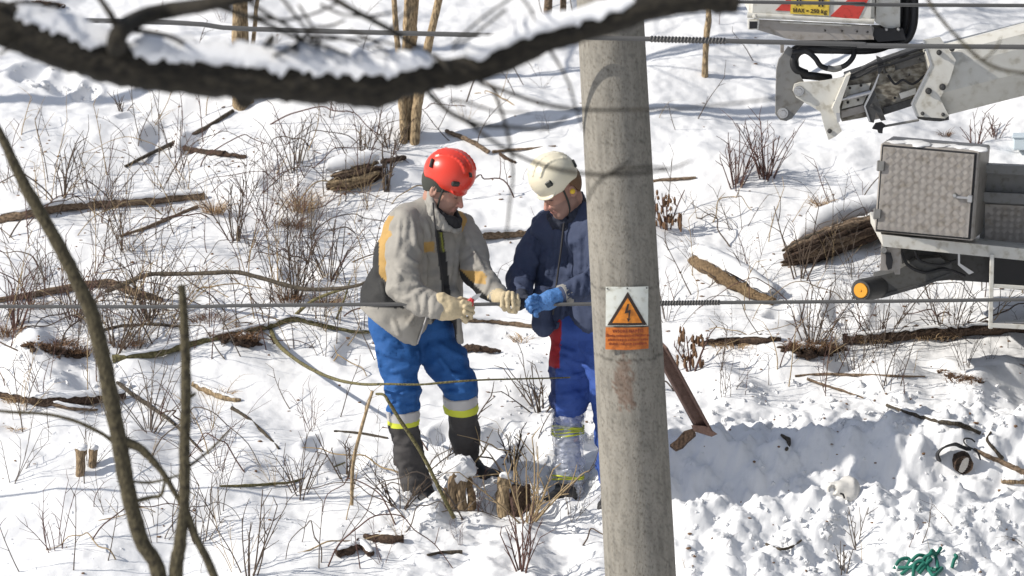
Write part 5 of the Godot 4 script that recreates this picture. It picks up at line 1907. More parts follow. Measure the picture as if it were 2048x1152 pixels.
	var ls := Soup.new()
	cyl(ls, org + bx * 0.375 + by * 0.21 + bn * 0.004, org + bx * 0.375 + by * 0.21 + bn * 0.03, 0.011, 14)
	box(ls, org + bx * 0.415 + by * 0.203 + bn * 0.022, bx * 0.034, by * 0.006, bn * 0.005, 0.002)
	box(ls, org + bx * 0.45 + by * 0.2 + bn * 0.018, bx * 0.012, by * 0.017, bn * 0.012, 0.003)
	part("latch", ls.commit(), M.steel, tb)
	var sn := Soup.new()
	for i in 7: lump(sn, org + bx * (0.05 + 0.066 * i) + by * (bh + 0.006) - bn * (0.12 + 0.03 * sin(i * 2.0)), Vector3(0.06, 0.007 + 0.004 * sin(i * 1.3), 0.09), 0.3, 0.8, 9)
	part("snow", sn.commit(), M.snow_cushion, tb)
	# --- side panel behind it
	var zr := z - 0.04
	slab(t, "side_rail", [1968, 329, 2500, 352, 2500, 372, 1968, 346], zr + 0.06, 0.08, M.grey_paint)
	slab(t, "side_panel", [1960, 346, 2500, 372, 2500, 515, 1960, 485], zr, 0.03, M.grey_paint)
	slab(t, "side_rail", [1962, 384, 2500, 410, 2500, 432, 1962, 404], zr + 0.06, 0.06, M.grey_paint)
	var wp := W(1968, 482, zr + 0.006)
	var pan := Soup.new()
	plate(pan, pxpoly([1970, 408, 2500, 436, 2500, 508, 1970, 484], zr + 0.008), Vector3(0, 0, 1), 0.006)
	var tp := part("tread_panel", pan.commit(), M.aluminium, t)
	part("tread_pattern", tread(wp, Vector3(0.998, -0.055, 0), Vector3(0.055, 0.998, 0), Vector3(0, 0, 1), 0.0, 0.0, 0.3, 0.17, 0.004), M.aluminium, tp, "stuff")
	# --- deck beam and what hangs below it
	slab(t, "deck_beam", [1764, 470, 1790, 472, 2500, 542, 2500, 566, 1766, 493], z + 0.2, 0.9, M.white_paint)
	hose(t, [[1802, 500, z + 0.12], [1816, 530, z + 0.12], [1850, 545, z + 0.1], [1890, 538, z + 0.08], [1930, 552, z + 0.06]], 0.008)
	hose(t, [[1830, 500, z + 0.1], [1842, 522, z + 0.12], [1880, 530, z + 0.1], [1912, 520, z + 0.08]], 0.007)
	slab(t, "chassis", [1800, 494, 2500, 560, 2500, 640, 1990, 566, 1900, 560, 1846, 565, 1806, 540], z - 0.02, 0.6, M.dark_steel)
	slab(t, "mud_flap", [1978, 514, 2500, 566, 2500, 640, 1978, 572], z + 0.05, 0.01, M.hose)
	slab(t, "hook", [1916, 504, 1920, 504, 1920, 527, 1948, 545, 1938, 549, 1916, 530], z + 0.1, 0.008, M.steel)
	var lb := slab(t, "lamp_bracket", [1763, 489, 1802, 491, 1800, 549, 1790, 549, 1788, 541, 1761, 541], z + 0.16, 0.02, M.aluminium)
	var lp := Soup.new()
	cyl(lp, W(1768, 500, z + 0.15), W(1768, 500, z + 0.2), 0.017, 18)
	part("lamp", lp.commit(), M.grey_paint, lb)
	slab(lb, "cable_bundle", [1772, 506, 1782, 506, 1786, 520, 1784, 537, 1776, 540, 1772, 528], z + 0.18, 0.03, M.hose)
	var arm := slab(t, "bumper_arm", [1752, 553, 1790, 544, 1830, 520, 1880, 515, 1904, 530, 1900, 548, 1850, 572, 1770, 594, 1745, 598], z + 0.08, 0.16, M.arm_grey_shaded)
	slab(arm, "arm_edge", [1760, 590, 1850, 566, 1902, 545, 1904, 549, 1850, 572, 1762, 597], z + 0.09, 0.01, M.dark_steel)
	var cs := Soup.new()
	var e0 := W(1722, 581, z + 0.24)
	var e1 := W(1775, 570, z - 0.05)
	cyl(cs, e0, e1, 0.056, 30, 0.01)
	part("roller", cs.commit(), M.dark_steel, arm)
	var cc := Soup.new()
	var ed := (e0 - e1).normalized()
	cyl(cc, e0 - ed * 0.002, e0 + ed * 0.006, 0.037, 26, 0.003)
	cyl(cc, e0 + ed * 0.004, e0 + ed * 0.01, 0.006, 8, 0.001)
	part("orange_cap", cc.commit(), M.orange_cap, arm)
	var ld := Soup.new()
	for q: Array in [[[1984, 508], [1981, 657], 0.01], [[1981, 571], [2300, 592], 0.009], [[1980, 650], [2300, 668], 0.011], [[2290, 530], [2290, 670], 0.01]]:
		var p0 := W(q[0][0], q[0][1], z + 0.22)
		var p1 := W(q[1][0], q[1][1], z + 0.22)
		var dd := (p1 - p0).normalized()
		box(ld, (p0 + p1) * 0.5, (p1 - p0) * 0.5, dd.cross(Vector3(0, 0, 1)) * q[2], Vector3(0, 0, q[2]), 0.002)
	part("step_frame", ld.commit(), M.white_paint, t)
	# wheels stand on the slope beyond the right edge
	for q: Array in [[2330, z - 0.15], [2330, z - 0.55]]:
		var c := W(q[0], 600, q[1])
		var gy := H(c.x, c.z)
		c.y = gy + 0.3
		var ws := Soup.new()
		tube(ws, [c + Vector3(0, 0, 0.1), c + Vector3(0, 0, 0.09), c + Vector3(0, 0, -0.09), c + Vector3(0, 0, -0.1)], [0.26, 0.3, 0.3, 0.26], 32, 1)
		var wh := part("wheel", ws.commit(), M.rubber, t)
		var rim := Soup.new()
		cyl(rim, c + Vector3(0, 0, 0.09), c + Vector3(0, 0, 0.106), 0.17, 24, 0.01)
		part("rim", rim.commit(), M.grey_paint, wh)

func tread(o: Vector3, x: Vector3, y: Vector3, n: Vector3, x0: float, y0: float, x1: float, y1: float, out: float) -> ArrayMesh:
	var s := Soup.new()
	var pitch := 0.0335
	var k := 0
	var v := y0 + 0.012
	while v < y1 - 0.01:
		var u := x0 + 0.012 + (pitch if k % 2 else 0.0)
		while u < x1 - 0.01:
			for cell in 2:
				var uu := u + cell * pitch
				if uu > x1 - 0.01: continue
				var dir := (x + y).normalized() if cell == 0 else (x - y).normalized()
				var sd := n.cross(dir).normalized()
				for b in 4:
					var c := o + x * uu + y * v + sd * (b - 1.5) * 0.0062 + n * out
					box(s, c, dir * 0.012, sd * 0.002, n * 0.0024, 0.001)
			u += pitch * 2.0
		v += pitch * 0.86
		k += 1
	return s.commit()

# ------------------------------------------------------------------ wood on the ground
func lying(a: Array) -> Array:      # px, py, width px; lies on the snow
	var p := []
	var r := []
	for q: Array in a:
		var w: float = q[2]
		var g := gnd(q[0], q[1] + w * 0.42)
		var sc := KPX * (CAM.z - g.z)
		p.append(g + Vector3(0, w * 0.42 * sc, 0))
		r.append(w * 0.5 * sc)
	return [p, r]

func at_z(a: Array) -> Array:       # px, py, width px, z
	var p := []
	var r := []
	for q: Array in a:
		p.append(W(q[0], q[1], q[3]))
		r.append(q[2] * 0.5 * KPX * (CAM.z - float(q[3])))
	return [p, r]

func wood(called: String, label: String, category: String, pr: Array, m: Material, snow := 0.0, rough := 0.22, sides := 9, group := "") -> Node3D:
	var t := thing(called, label, category, pr[0][0], group)
	var s := Soup.new()
	tube(s, pr[0], pr[1], sides, 6, rough)
	part("stem" if category == "branch" else "trunk", s.commit(), m, t)
	if snow > 0.0:
		var sr := []
		for q: float in pr[1]: sr.append(q * 1.1)
		part("snow", snow_on(pr[0], sr, 7, 0.95, snow, 0.4), M.snow_cushion, t)
	return t

# long torn strips of bark and wood laid around a log's axis
func strips(t: Node, pr: Array, n: int, mats: Array) -> void:
	var m: int = pr[0].size()
	for i in n:
		var a := TAU * i / n + rng.randf_range(-0.2, 0.2)
		var f0 := rng.randf_range(0.0, 0.3)
		var f1 := rng.randf_range(0.72, 1.0)
		var p := []
		var r := []
		for k in 7:
			var f := lerpf(f0, f1, k / 6.0) * (m - 1)
			var j := mini(int(f), m - 2)
			var c: Vector3 = (pr[0][j] as Vector3).lerp(pr[0][j + 1], f - j)
			var rr: float = lerpf(pr[1][j], pr[1][j + 1], f - j)
			var ax: Vector3 = (pr[0][j + 1] - pr[0][j]).normalized()
			var u := ax.cross(Vector3.UP).normalized()
			var v := u.cross(ax)
			var b := a + rng.randf_range(-0.12, 0.12)
			p.append(c + (u * cos(b) + v * sin(b)) * rr * rng.randf_range(0.68, 0.8))
			r.append(rr * rng.randf_range(0.2, 0.3) * (0.45 if k == 0 or k == 6 else 1.0))
		var s := Soup.new()
		tube(s, p, r, 6, 3, 0.35)
		part("bark_strip", s.commit(), mats[rng.randi() % mats.size()], t)

func logs_and_branches() -> void:
	wood("fallen_log", "long brown fallen log with snow along its top beside the short thin stick", "log", lying([[-60, 446, 24], [0, 436, 24], [60, 424, 23], [130, 412, 22], [200, 406, 21], [270, 402, 20], [340, 396, 19], [408, 391, 17]]), M.bark_brown, 0.55)
	wood("fallen_branch", "short thin stick just below the long snow-topped log", "branch", lying([[240, 472, 5], [285, 458, 7], [330, 440, 8], [395, 413, 7]]), M.bark_brown)
	wood("fallen_branch", "straight dark stick slanting up the snow under the young double tree", "branch", lying([[250, 333, 6], [300, 308, 8], [345, 287, 9], [400, 262, 9], [466, 221, 8]]), M.bark_dark)
	wood("bark_strip", "ragged dark strip of bark beside the slanting stick", "bark", lying([[340, 293, 6], [370, 298, 10], [410, 303, 12], [450, 308, 11], [492, 314, 5]]), M.rotten, 0.0, 0.7)
	# broken log with splintered end
	var bl := wood("broken_log", "thick splintered brown log piece with snow on its back behind the worker", "log", lying([[652, 372, 12], [680, 367, 20], [710, 360, 26], [740, 352, 26], [764, 346, 20]]), M.rotten, 0.0, 0.3, 12)
	strips(bl, lying([[650, 368, 34], [685, 361, 42], [725, 351, 46], [766, 339, 44]]), 16, [M.rotten, M.bark_brown, M.wood_pale, M.rotten, M.bark_tan])
	var bs := lying([[655, 352, 40], [690, 344, 48], [725, 336, 46], [752, 326, 34]])
	part("snow", snow_on(bs[0], bs[1], 8, 1.1, 0.85, 0.2), M.snow_cushion, bl)
	wood("fallen_branch", "stub of dark wood poking from behind the splintered log", "branch", lying([[764, 324, 11], [785, 320, 12], [810, 315, 9]]), M.rotten, 0.0, 0.35)
	wood("fallen_branch", "long smooth dark branch arching over the snow toward the worker's back", "branch", at_z([[215, 582, 10, -1.9], [255, 565, 10, -1.8], [300, 549, 9, -1.7], [360, 548, 9, -1.6], [420, 546, 9, -1.5], [475, 545, 9, -1.4], [530, 558, 9, -1.3], [600, 577, 9, -1.2], [660, 578, 8, -1.1], [715, 571, 7, -1.0], [745, 556, 6, -0.9]]), M.bark_dark, 0.0, 0.12)
	wood("fallen_branch", "thick brown branch bending down into the snow behind the leaning sapling", "branch", lying([[-40, 603, 11], [0, 599, 12], [60, 590, 13], [140, 575, 15], [210, 566, 17], [240, 572, 18], [262, 582, 17], [290, 590, 14], [325, 600, 10]]), M.bark_brown, 0.0, 0.25)
	wood("fallen_branch", "thin dark twig curving across below the grey cable", "branch", lying([[205, 660, 6], [240, 652, 6], [275, 650, 6], [320, 649, 6], [370, 655, 5]]), M.bark_dark)
	# green-barked branch and its long side shoot
	var gb := wood("green_branch", "moss green fallen branch with a long shoot passing the worker's knees", "branch", lying([[225, 718, 18], [300, 708, 18], [370, 690, 17], [460, 668, 16], [530, 653, 15], [588, 637, 14], [640, 648, 12], [700, 661, 10], [742, 663, 8]]), M.bark_green, 0.35, 0.18)
	for q: Array in [[[540, 656, 10, -1.55], [556, 688, 9, -1.3], [600, 725, 8, -0.9], [660, 755, 7, -0.4], [720, 768, 6, 0.0], [780, 768, 5, 0.24], [840, 769, 4.5, 0.28], [900, 764, 5, 0.3], [960, 760, 4, 0.28], [1030, 758, 3.5, 0.2], [1140, 755, 3, 0.12]], [[585, 637, 8, -1.65], [605, 617, 7, -1.6], [632, 598, 7, -1.5], [680, 580, 6, -1.4], [715, 571, 5, -1.35]], [[668, 655, 6, -1.6], [678, 625, 5, -1.55], [690, 595, 4, -1.5], [700, 560, 3, -1.5]]]:
		var ss := Soup.new()
		var a := at_z(q)
		tube(ss, a[0], a[1], 7, 6, 0.1)
		part("shoot", ss.commit(), M.bark_green, gb)
	wood("fallen_branch", "brown snowy branch lying behind the workers' hands", "branch", lying([[905, 636, 10], [950, 640, 12], [1000, 643, 12], [1060, 650, 13], [1110, 662, 11], [1180, 668, 8]]), M.bark_brown, 0.55)
	wood("fallen_log", "brown log lying in the snow between the two workers", "log", lying([[935, 472, 18], [980, 469, 21], [1030, 465, 21], [1080, 461, 20], [1160, 456, 18]]), M.bark_brown, 0.5)
	wood("bark_strip", "dark strip of bare earth and bark beside the worker's blue knee", "bark", lying([[915, 698, 10], [945, 697, 16], [975, 699, 13], [1002, 703, 5]]), M.rotten, 0.0, 0.6)
	wood("fallen_branch", "knobbly grey stick on the snow above the white helmet", "branch", lying([[892, 262, 8], [920, 273, 10], [950, 287, 10], [978, 304, 9]]), M.bark_brown, 0.0, 0.3)
	wood("fallen_branch", "thin straight stick pointing at the pole above the white helmet", "branch", lying([[985, 304, 7], [1020, 300, 6], [1060, 297, 5], [1112, 292, 4]]), M.bark_brown, 0.0, 0.2)
	wood("bark_strip", "small dark bark piece near the knobbly grey stick", "bark", lying([[1000, 308, 6], [1015, 317, 8], [1031, 325, 6]]), M.rotten, 0.0, 0.5)
	wood("fallen_branch", "short brown stick emerging from behind the pole on the snow", "branch", lying([[1295, 363, 8], [1340, 359, 7], [1392, 355, 5]]), M.bark_brown)
	var big := wood("rotten_log", "massive dark rotten log under a thick snow cushion beside the toolbox", "log", lying([[1570, 518, 22], [1590, 511, 38], [1630, 498, 46], [1680, 480, 46], [1730, 464, 42], [1800, 446, 40]]), M.rotten, 0.0, 0.3, 16)
	strips(big, lying([[1562, 518, 40], [1620, 498, 60], [1690, 472, 60], [1800, 440, 52]]), 20, [M.rotten, M.bark_brown, M.rotten, M.rotten, M.bark_dark])
	var sb := lying([[1600, 478, 46], [1640, 452, 62], [1690, 434, 62], [1740, 420, 58], [1800, 402, 50]])
	for i in sb[0].size(): sb[0][i] -= Vector3(0, 0.035, 0)
	part("snow", snow_on(sb[0], sb[1], 8, 1.1, 0.8, 0.2), M.snow_cushion, big)
	var yl := wood("mossy_log", "yellow-brown mossy log half under snow slanting below the reddish shrubs", "log", lying([[1387, 520, 22], [1420, 540, 26], [1455, 562, 26], [1500, 585, 22], [1548, 604, 14]]), M.moss, 0.0, 0.35, 12)
	var ys := lying([[1385, 502, 36], [1430, 523, 44], [1480, 550, 44], [1540, 586, 36]])
	for i in ys[0].size(): ys[0][i] -= Vector3(0, 0.02, 0)
	part("snow", snow_on(ys[0], ys[1], 8, 1.2, 0.7, 0.2), M.snow_cushion, yl)
	wood("fallen_log", "dark brown log running below the lift's step frame", "log", lying([[1685, 678, 18], [1740, 674, 26], [1800, 669, 28], [1870, 664, 29], [1940, 659, 28], [2048, 652, 26], [2150, 646, 24]]), M.rotten, 0.2, 0.35, 12)
	wood("fallen_log", "thin dark log piece above the rusty bar with dead grass on it", "log", lying([[1395, 686, 12], [1430, 682, 18], [1480, 680, 20], [1530, 678, 18], [1562, 676, 12]]), M.rotten, 0.2, 0.4, 10)
	wood("fallen_branch", "thin grey stick lying on the churned snow below the dark log", "branch", lying([[1590, 752, 5], [1650, 748, 6], [1720, 750, 6], [1790, 752, 5], [1850, 753, 3]]), M.bark_brown)
	wood("fallen_branch", "short grey stick slanting through the churned snow", "branch", lying([[1615, 757, 7], [1660, 772, 8], [1700, 785, 7], [1728, 796, 5]]), M.bark_brown, 0.3)
	wood("fallen_branch", "dark branch reaching over the trench toward the cut log", "branch", lying([[1775, 810, 8], [1830, 828, 11], [1880, 842, 12], [1920, 848, 13], [1960, 866, 7]]), M.bark_dark, 0.2)
	wood("fallen_branch", "bare forked branch lying against the cut log", "branch", lying([[1948, 898, 7], [1975, 912, 9], [2005, 925, 11], [2048, 945, 13], [2100, 962, 14]]), M.bark_brown, 0.0)
	wood("fallen_branch", "dark twig rising from the forked branch by the cut log", "branch", lying([[1982, 864, 4], [1974, 880, 6], [1986, 895, 7], [2005, 918, 9]]), M.bark_dark, 0.0)
	wood("plank_end", "pale brown plank end sticking out of the snow below the forked branch", "plank", lying([[2004, 962, 9], [2030, 962, 12], [2080, 963, 13]]), M.wood_pale, 0.3)
	wood("fallen_log", "dark snowy log lying low behind the leaning sapling's foot", "log", lying([[-40, 780, 18], [20, 790, 22], [80, 800, 24], [150, 798, 24], [210, 794, 22], [250, 790, 16]]), M.rotten, 0.6, 0.3, 12)
	wood("fallen_branch", "snowy pale branch sloping down in front of the dark snowy log", "branch", lying([[-20, 778, 10], [40, 790, 12], [95, 803, 12], [140, 815, 10], [195, 819, 6]]), M.bark_brown, 0.7)
	wood("fallen_branch", "flat tan piece of wood with dead grass between saplings and the grey-jacketed worker", "branch", lying([[385, 768, 12], [410, 778, 16], [440, 790, 16], [466, 798, 12], [482, 799, 6]]), M.bark_tan, 0.25, 0.35)
	wood("fallen_branch", "dark straight stick slanting out of the tan wood", "branch", lying([[464, 816, 8], [490, 832, 7], [520, 858, 7], [558, 897, 5]]), M.bark_dark)
	wood("fallen_branch", "dark branch crossing the snow behind both foreground saplings", "branch", lying([[235, 765, 8], [260, 785, 9], [300, 812, 9], [345, 845, 7], [405, 903, 4]]), M.bark_dark)
	wood("green_branch", "thin green stick lying on the smooth snow before the standing tan twig", "branch", lying([[440, 972, 4], [490, 971, 6], [540, 968, 6], [595, 961, 5], [690, 925, 3]]), M.bark_green)
	wood("rotten_log", "small dark rotten log piece in the snow below the stumps", "log", lying([[728, 1072, 8], [748, 1075, 16], [780, 1078, 18], [806, 1078, 15]]), M.rotten, 0.0, 0.35, 10)
	wood("rotten_log", "ragged black wood lump next to the small rotten log", "log", lying([[672, 1106, 18], [700, 1098, 22], [722, 1090, 20], [742, 1108, 14]]), M.rotten, 0.45, 0.6, 10)
	wood("fallen_branch", "short dark twig lying below the stumps", "branch", lying([[855, 1110, 5], [885, 1105, 7], [925, 1104, 8]]), M.bark_dark, 0.0, 0.3)
	wood("fallen_branch", "forked dark twig lying on the bright snow in front of the trench", "branch", lying([[1532, 1088, 5], [1560, 1098, 6], [1585, 1093, 5], [1603, 1080, 4]]), M.bark_dark, 0.0, 0.3)
	wood("fallen_branch", "small dark root sticking out in the shaded trench", "branch", lying([[1563, 870, 5], [1578, 882, 11], [1572, 900, 5]]), M.bark_dark, 0.0, 0.4)
	wood("fallen_branch", "tan stick leaning in front of the worker's dark gaiter", "branch", at_z([[908, 1036, 9, 0.33], [880, 980, 8, 0.36], [845, 910, 8, 0.38], [800, 840, 8, 0.4], [778, 805, 7, 0.4], [768, 790, 6, 0.38], [752, 788, 5, 0.35]]), M.bark_green, 0.0, 0.12)
	wood("fallen_branch", "pale tan twig standing beside the leaning tan stick", "branch", at_z([[704, 1010, 7, 0.22], [706, 930, 8, 0.26], [722, 860, 7, 0.3], [745, 782, 6, 0.34]]), M.bark_tan, 0.0, 0.12)
	wood("fallen_branch", "short dark twig lying behind the standing tan twig", "branch", lying([[668, 862, 4], [720, 866, 5], [775, 876, 4]]), M.bark_dark)
	for q: Array in [["dark rotten hollow with hanging grass under the green branch", [[430, 668, 18], [462, 668, 30], [490, 668, 42], [506, 678, 20]]], ["dark earth and dead leaves on the heap by the leaning sapling", [[55, 688, 14], [95, 690, 26], [130, 696, 28], [172, 700, 18]]], ["dark clump of earth under dead leaves between two dark logs", [[1572, 686, 24], [1605, 690, 42], [1645, 692, 40], [1682, 690, 20]]], ["dark earth showing behind the snow-laden bough near its trunk", [[70, 4, 10], [95, 6, 16], [125, 10, 10]]], ["brown earth patch with dead leaves above the cut log", [[1880, 742, 10], [1915, 750, 16], [1962, 762, 10]]]]:
		earth(q[0], lying(q[1]))

func earth(label: String, pr: Array) -> void:
	var t := thing("earth_clump", label, "earth", pr[0][0])
	var s := Soup.new()
	var g := Soup.new()
	var sn := Soup.new()
	var cr := curve(pr[0], pr[1], 5)
	for i in cr[0].size():
		var p: Vector3 = cr[0][i]
		var r: float = cr[1][i]
		p.y = H(p.x, p.z)
		for k in 3:
			var o := Vector3(rng.randf_range(-1, 1), rng.randf_range(-0.3, 0.45), rng.randf_range(-0.7, 0.7)) * r
			lump(s, p + o, Vector3(r * rng.randf_range(0.35, 0.8), r * rng.randf_range(0.2, 0.5), r * 0.5), 0.7, 3.0, 7)
		blades(g, p + Vector3(rng.randf_range(-1, 1) * r, r * 0.5, rng.randf_range(0, 1) * r), 26, r * 2.2, r * 2.0, 1.5, 0.002, rng)
		if rng.randf() < 0.5: lump(sn, p + Vector3(rng.randf_range(-1, 1) * r, r * 0.6, -r * 0.2), Vector3(r * 0.8, r * 0.35, r * 0.6), 0.5, 2.0, 8)
	part("soil", s.commit(), M.rotten, t, "stuff")
	part("dead_grass", g.commit(), M.leaf_dry, t, "stuff")
	if sn.v.size() > 0: part("snow", sn.commit(), M.snow_cushion, t)

# ------------------------------------------------------------------ stumps
func stumps() -> void:
	for q: Array in [["short cut stump with a snow cap beside the leaning sapling", 160, 948, 162, 898, 20, 0.012], ["slimmer cut stump with a snow cap beside its thicker twin", 184, 932, 187, 898, 17, 0.01]]:
		var g := gnd(q[1], q[2])
		var t := thing("tree_stump", q[0], "stump", g)
		var s := Soup.new()
		var top := W(q[3], q[4], g.z)
		var r: float = q[5] * 0.5 * KPX * 25.0
		tube(s, [g - Vector3(0, 0.06, 0), g.lerp(top, 0.5), top], [r * 0.9, r, r * 1.15], 12, 4, 0.15)
		part("trunk", s.commit(), M.wood_pale, t)
		var c := Soup.new()
		lump(c, top + Vector3(0, 0.006, 0), Vector3(r * 1.3, 0.018, r * 1.2), 0.2, 2.0, 10)
		part("snow", c.commit(), M.snow_cushion, t)
	var g := gnd(918, 1022)
	var t := thing("tree_stump", "jagged tan stump capped with a big snow ball in front of the worker", "stump", g)
	for q: Array in [[[[905, 1020, 22], [903, 985, 20], [908, 950, 17], [911, 930, 13]], 0], [[[924, 1020, 22], [922, 985, 20], [926, 955, 16], [929, 938, 8]], 0], [[[945, 1024, 20], [943, 995, 17], [940, 968, 11], [941, 955, 5]], 1], [[[892, 1024, 18], [893, 1000, 13], [890, 976, 6]], 0]]:
		var s := Soup.new()
		var p := []
		var r := []
		for a: Array in q[0]:
			p.append(W(a[0], a[1], g.z))
			r.append(a[2] * 0.5 * KPX * 25.0)
		p[0] -= Vector3(0, 0.05, 0)
		tube(s, p, r, 9, 4, 0.3)
		part("splinter", s.commit(), M.moss if q[1] == 1 else M.wood_pale, t)
	var c := Soup.new()
	lump(c, W(920, 938, g.z - 0.035), Vector3(0.074, 0.062, 0.065), 0.2, 2.4, 16)
	part("snow", c.commit(), M.snow_cushion, t)
	var g2 := gnd(1015, 1024)
	var t2 := thing("tree_stump", "grey-brown stump with a hollow dark side next to the jagged stump", "stump", g2)
	for q: Array in [[[[1008, 1024, 30], [1006, 990, 29], [1008, 955, 24]], 0], [[[1028, 1026, 30], [1034, 1000, 36], [1040, 972, 28]], 2], [[[1050, 1012, 24], [1054, 985, 18], [1056, 968, 8]], 2]]:
		var s := Soup.new()
		var p := []
		var r := []
		for a: Array in q[0]:
			p.append(W(a[0], a[1], g2.z))
			r.append(a[2] * 0.5 * KPX * 25.0)
		p[0] -= Vector3(0, 0.05, 0)
		tube(s, p, r, 11, 4, 0.22)
		part("trunk", s.commit(), M.bark_tan if q[1] == 0 else M.rotten, t2)
	var c2 := Soup.new()
	lump(c2, W(1012, 952, g2.z), Vector3(0.03, 0.018, 0.03), 0.2, 2.0, 10)
	part("snow", c2.commit(), M.snow_cushion, t2)

# ------------------------------------------------------------------ small objects
func small_objects() -> void:
	# cut log with pale end
	var g := gnd(1924, 948)
	var t := thing("cut_log", "short cut log with dark bark and a pale sawn end lying in the snow", "log", g)
	var e := W(1928, 930, g.z + 0.02)
	var b := W(1908, 898, g.z - 0.2)
	var s := Soup.new()
	var d := (e - b).normalized()
	tube(s, [b, b.lerp(e, 0.5), e - d * 0.004, e - d * 0.002], [0.05, 0.049, 0.047, 0.042], 22, 2, 0.08)
	part("bark", s.commit(), M.rotten, t)
	var s2 := Soup.new()
	cyl(s2, e - d * 0.01, e + d * 0.002, 0.042, 22, 0.002)
	part("sawn_end", s2.commit(), M.wood_end, t)
	var h := thing("rubber_strip", "black bent rubber strip lying over the cut log", "strip", W(1885, 905, g.z))
	var hs := Soup.new()
	var pa := wl([[1878, 922, g.z + 0.0], [1876, 908, g.z + 0.0], [1888, 895, g.z + 0.01], [1908, 889, g.z + 0.01], [1922, 893, g.z + 0.02], [1938, 900, g.z + 0.01]])
	var cr := curve(pa, [0.034, 0.038, 0.04, 0.036, 0.03, 0.024], 6)
	var pv := -1
	for i in cr[0].size():
		var p: Vector3 = cr[0][i]
		var w: float = cr[1][i]
		var tg: Vector3 = (cr[0][mini(i + 1, cr[0].size() - 1)] - cr[0][maxi(i - 1, 0)]).normalized()
		var nn := tg.cross(Vector3(0.1, 0.3, 1)).normalized()
		var sd := nn.cross(tg).normalized()
		var f := hs.v.size()
		for k in 4:
			var off := sd * w * (1.0 if k == 0 or k == 3 else -1.0) + nn * 0.004 * (1.0 if k < 2 else -1.0)
			hs.vert(p + off, nn * (1.0 if k < 2 else -1.0))
		if pv >= 0:
			for k in 4: hs.quad(pv + k, pv + (k + 1) % 4, f + (k + 1) % 4, f + k)
		pv = f
	part("strip", hs.commit(), M.rubber, h)
	var wl_ := thing("wire_loop", "thin black wire loop lying beside the cut log", "wire", W(1940, 892, g.z))
	var ws := Soup.new()
	tube(ws, wl([[1950, 884, g.z - 0.05], [1942, 878, g.z - 0.05], [1930, 877, g.z - 0.05], [1928, 884, g.z - 0.03], [1936, 893, g.z], [1950, 900, g.z], [1957, 908, g.z], [1961, 920, g.z]]), [0.004, 0.004, 0.004, 0.004, 0.004, 0.004, 0.005, 0.004], 6, 6)
	part("wire", ws.commit(), M.hose, wl_)
	# white plastic tub half buried
	var g2 := gnd(1690, 985)
	var u := thing("plastic_tub", "crumpled white plastic canister half buried at the trench edge", "canister", g2)
	var us := Soup.new()
	var F := field([W(1652, 960, g2.z), W(1720, 1008, g2.z)], 0.09, 0.006)
	F.cap(W(1668, 978, g2.z), W(1700, 978, g2.z - 0.02), 0.036, 0.05, 0.02)
	F.cap(W(1698, 970, g2.z - 0.03), W(1702, 992, g2.z + 0.01), 0.042, 0.034, 0.02)
	F.ell(W(1666, 981, g2.z + 0.04), Basis(), Vector3(0.016, 0.018, 0.04), 0.008, true)
	F.noise(0.008, 1.4)
	F.mesh(us)
	part("shell", us.commit(), M.tub, u)
	var hk := Soup.new()
	tube(hk, wl([[1680, 987, g2.z + 0.05], [1686, 989, g2.z + 0.05], [1689, 997, g2.z + 0.05]]), [0.004, 0.005, 0.004], 6, 4)
	part("handle", hk.commit(), M.hose, u)
	# green rope
	var r := thing("rope", "tangled teal green rope lying on the snow", "rope", gnd(1850, 1140))
	var coils := [
		[[1788, 1142], [1800, 1131], [1818, 1129], [1812, 1138], [1798, 1146], [1820, 1146], [1838, 1136], [1850, 1126], [1864, 1118], [1874, 1110], [1882, 1107]],
		[[1802, 1152], [1824, 1144], [1842, 1132], [1856, 1140], [1866, 1150]],
		[[1852, 1134], [1862, 1116], [1868, 1114], [1874, 1128], [1876, 1150]],
		[[1822, 1130], [1836, 1124], [1852, 1118], [1862, 1126], [1854, 1140], [1838, 1152]],
		[[1826, 1156], [1830, 1140], [1846, 1134], [1860, 1142], [1872, 1152]],
		[[1910, 1114], [1913, 1122], [1908, 1134], [1904, 1140]],
		[[1834, 1150], [1846, 1142], [1858, 1146], [1868, 1158], [1884, 1150], [1874, 1144]]]
	for a: Array in coils:
		var p := []
		var rr := []
		for i in a.size():
			var q := gnd(a[i][0], a[i][1])
			p.append(q + Vector3(0, 0.008 + 0.012 * (1.0 + sin(i * 2.1 + a.size())), 0))
			rr.append(0.0085)
		var rs := Soup.new()
		tube(rs, p, rr, 8, 8, 0.05)
		part("coil", rs.commit(), M.rope, r)
	# pale blue thing at the right edge
	var pb := W(2045, 288, gnd(2040, 303).z + 0.1)
	var q2 := thing("plastic_crate", "pale blue plastic crate corner standing in the snow behind the toolbox", "crate", pb - Vector3(0, 0.04, 0))
	var ps := Soup.new()
	box(ps, pb + Vector3(0.05, 0, -0.08), Vector3(0.09, 0, 0.01), Vector3(0, 0.034, 0), Vector3(-0.01, 0, 0.08), 0.008)
	part("wall", ps.commit(), M.pale_blue, q2)
	var pr := Soup.new()
	box(pr, pb + Vector3(0.05, 0.036, -0.08), Vector3(0.096, 0, 0.01), Vector3(0, 0.006, 0), Vector3(-0.01, 0, 0.086), 0.004)
	part("rim", pr.commit(), M.pale_blue, q2)

